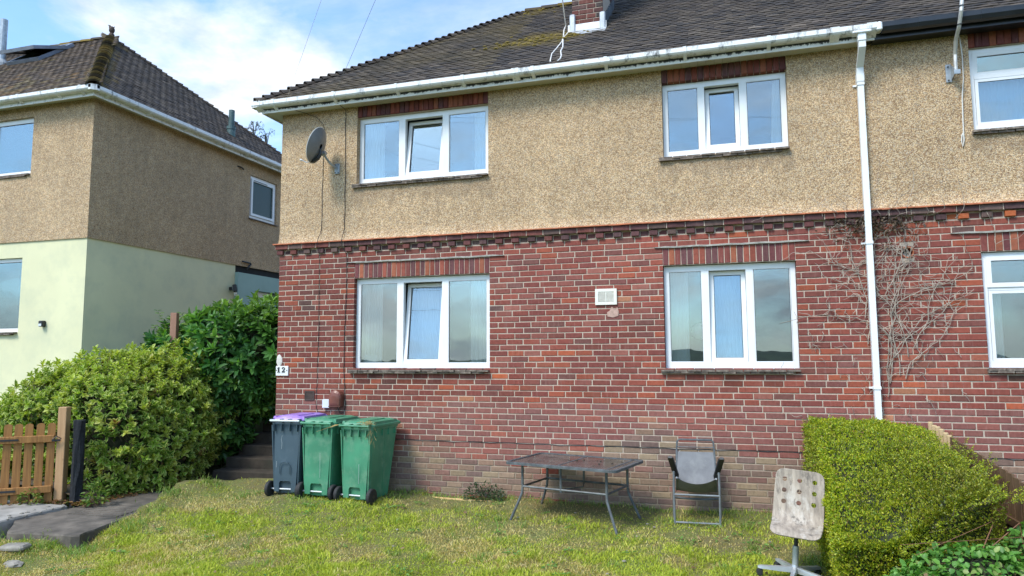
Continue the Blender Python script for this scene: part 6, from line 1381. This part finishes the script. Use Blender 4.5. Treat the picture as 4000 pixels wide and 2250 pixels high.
# ------------------------------------------------------------------ grass
g = np.random.default_rng(20); n = 430000
x = g.uniform(-8.6, 1.9, n); y = -np.sqrt(g.uniform(0, 1, n))*5.0+.05
poly = np.array([(-6.71,-2.82), (-7.6,-2.95), (-8.1,-2.90), (-9.6,-3.06), (-11,-3.1), (-11,.4), (-6.40,.32), (-6.70,-.02), (-7.14,-.75), (-6.86,-2.07)])
def inside(px, py, poly):
    c = np.zeros(len(px), bool); j = len(poly)-1
    for i in range(len(poly)):
        xi, yi = poly[i]; xj, yj = poly[j]; c ^= ((yi > py) != (yj > py)) & (px < (xj-xi)*(py-yi)/(yj-yi+1e-12)+xi); j = i
    return c
P0 = np.stack([x, y, 0*x], 1)
dry = .46+.55*vnoise(P0, 1.5, 41)+.50*vnoise(P0, 4.2, 42)+.42*vnoise(P0, 11, 43)
dry += .45*sstep(-.75, -.15, y)*sstep(-4, -2.5, x)+.30*np.exp(-((x+1.7)/.9)**2-((y+.6)/.5)**2)-.12*sstep(-2, -3.5, y)*sstep(-4.5, -1, x)+.25*sstep(-4.5, -6.5, x)*sstep(-1.6, -2.6, y)
keep = (~inside(x, y, poly)) & (x < .98-.02*y) & (y < -.004) & (g.random(n) > .30*np.clip(dry-.3, 0, 1)); x, y, dry = x[keep], y[keep], dry[keep]; n = len(x)
P = np.stack([x, y, lawn_h(x, y)-.004], 1); lean = g.normal(0, .55, (n, 2))+.35*np.stack([vnoise(P, 5, 51), vnoise(P, 5, 52)], 1); D = unit(np.concatenate([lean, np.ones((n, 1))*.75], 1))
hgt = g.uniform(.024, .060, n)*(1.05-.35*np.clip(dry, 0, 1)); edge = (y > -.16) | (x > .85); hgt = np.where(edge, hgt*g.uniform(1, 2.4, n), hgt); hgt = hgt*np.clip(1+.45*vnoise(P, 7, 61)+.35*vnoise(P, 2.3, 62), .45, 1.9)
S = unit(np.stack([g.normal(size=n), g.normal(size=n), 0*x], 1)); w = g.choice([.0020, .0030, .0042, .0058], n, p=[.3, .35, .25, .1])[:,None]; tip = P+D*hgt[:,None]*1.25; tip[:,2] -= hgt*.28; mid = P+D*hgt[:,None]*.62
V = np.stack([P-S*w, P+S*w, mid+S*w*.75, tip, mid-S*w*.75], 1).reshape(-1, 3); k = np.arange(n)[:,None]*5
F = np.concatenate([k+np.array([[0,1,2]]), k+np.array([[0,2,4]]), k+np.array([[4,2,3]])], 0)
dd = np.clip(dry+g.normal(0, .22, n), 0, 1)[:,None]
green = pick([(.38,.44,.036), (.48,.52,.050), (.25,.34,.036), (.57,.56,.08)], [4,3,2,1.5], n, g); straw = pick([(.68,.54,.20), (.52,.37,.14), (.74,.62,.30), (.50,.43,.12)], [4,3,1.5,3], n, g)
s_ = sstep(.42, .80, dd); C = green*(1-s_)+straw*s_
link_np("grass", V, F, GRASS_J, None, cols=np.repeat(C, 5, 0), kind='stuff')
# coarse tufts at the foot of the wall, straw under the table, clover and daisies
g = np.random.default_rng(23); B = []
for cx, cy, s, k in [(-2.2,-.18,.16,260), (-1.75,-.12,.18,200), (-.1,-.55,.05,70), (.55,-.30,.12,120), (.75,-.8,.08,160), (.8,-1.6,.07,160), (-4.15,-.35,.10,110), (-6.1,-.9,.10,120), (-5.3,-.86,.12,140), (-6.62,-2.2,.12,260), (-6.6,-2.9,.12,300), (-7.1,-3.05,.16,220), (-7.7,-3.1,.2,200), (-6.95,-2.95,.06,90), (-6.75,-1.7,.10,160), (-7.02,-1.2,.07,110), (-6.9,-.55,.08,110), (-6.95,-1.1,.06,60), (.2,-.6,.05,60), (-.65,-.55,.08,70)]+[(-4.2+.17*i, -.07, .06, 34) for i in range(30)]+[(random.uniform(-5.5, .5), random.uniform(-3.2, -.6), .035, 26) for i in range(46)]:
    B.append(np.concatenate([g.normal((cx, cy), s, (k, 2)), np.full((k, 1), 1.0 if cx in (-2.2, -1.75) else 0)], 1))
B = np.vstack(B); B = B[B[:,1] < -.01]; n = len(B); P = np.stack([B[:,0], B[:,1], lawn_h(B[:,0], B[:,1])-.005], 1); st = B[:,2] > .5
D = unit(np.concatenate([g.normal(0, 1, (n, 2))*np.where(st, 1.6, .55)[:,None], np.ones((n, 1))], 1)); h = np.where(st, g.uniform(.06, .16, n), g.uniform(.06, .13, n)); S = unit(np.stack([g.normal(size=n), g.normal(size=n), 0*h], 1)); w = np.where(st, .0016, .0032)[:,None]
mid = P+D*h[:,None]*.6; tip = P+D*h[:,None]*1.1; tip[:,2] -= h*.3; V = np.stack([P-S*w, P+S*w, mid+S*w*.8, tip, mid-S*w*.8], 1).reshape(-1, 3); k = np.arange(n)[:,None]*5
F = np.concatenate([k+np.array([[0,1,2]]), k+np.array([[0,2,4]]), k+np.array([[4,2,3]])], 0)
C = np.where(st[:,None], pick([(.42,.29,.12), (.50,.36,.17), (.33,.21,.09)], [3,2,2], n, g), pick([(.20,.33,.05), (.15,.25,.05), (.33,.36,.10)], [3,2,2], n, g)); link_np("long_grass", V, F, GRASS_J, None, cols=np.repeat(C, 5, 0), kind='stuff')
m = MB()
for i in range(34):
    x, y = random.uniform(-5.8, .6), random.uniform(-3.6, -.5); q = lump((x, y, float(lawn_h(x, y))+.022), random.uniform(.008, .017), i+300, (1.3, 1, .5), 3); m.add(q.v, q.f)
m.build("pebbles_and_litter", STONE, None, kind='stuff')
# flat weeds and blown leaves in the turf
g = np.random.default_rng(26); B = []
for i in range(60):
    cx, cy = g.uniform(-6.4, .8), g.uniform(-3.6, -.3)
    if inside(np.array([cx]), np.array([cy]), poly)[0]: continue
    for k in range(g.integers(9, 20)): a = g.uniform(0, 6.28); r = g.uniform(0, .07); B.append((cx+r*math.cos(a), cy+r*math.sin(a), a))
B = np.array(B); n = len(B); P = np.stack([B[:,0], B[:,1], lawn_h(B[:,0], B[:,1])+g.uniform(.012, .035, n)], 1); D = unit(np.stack([np.cos(B[:,2]), np.sin(B[:,2]), g.uniform(.0, .5, n)], 1)); Nn = unit(up+g.normal(size=(n, 3))*.25); Nn = unit(Nn-D*(Nn*D).sum(1, keepdims=True))
V, F, c = leaf_arrays(P, D, Nn, g.uniform(.025, .05, n), g.uniform(.014, .024, n), pick([(.14,.30,.06), (.20,.36,.08), (.10,.22,.05)], [3,2,2], n, g)); link_np("turf_weeds", V, F, LEAF_J, None, cols=c, kind='stuff')
n = 170; x, y = g.uniform(-6.6, .8, n), -g.uniform(.05, 1, n)**.7*3.7; P = np.stack([x, y, lawn_h(x, y)+.028], 1); k = ~inside(x, y, poly); P = P[k]; n = len(P); D = unit(g.normal(size=(n, 3))*np.array([1, 1, .25])); Nn = unit(up+g.normal(size=(n, 3))*.5); Nn = unit(Nn-D*(Nn*D).sum(1, keepdims=True))
V, F, c = leaf_arrays(P, D, Nn, g.uniform(.03, .06, n), g.uniform(.018, .03, n), pick([(.30,.20,.09), (.20,.12,.06), (.42,.33,.16)], [3,2,2], n, g)); link_np("blown_leaves", V, F, LEAF_J, None, cols=c, kind='stuff')
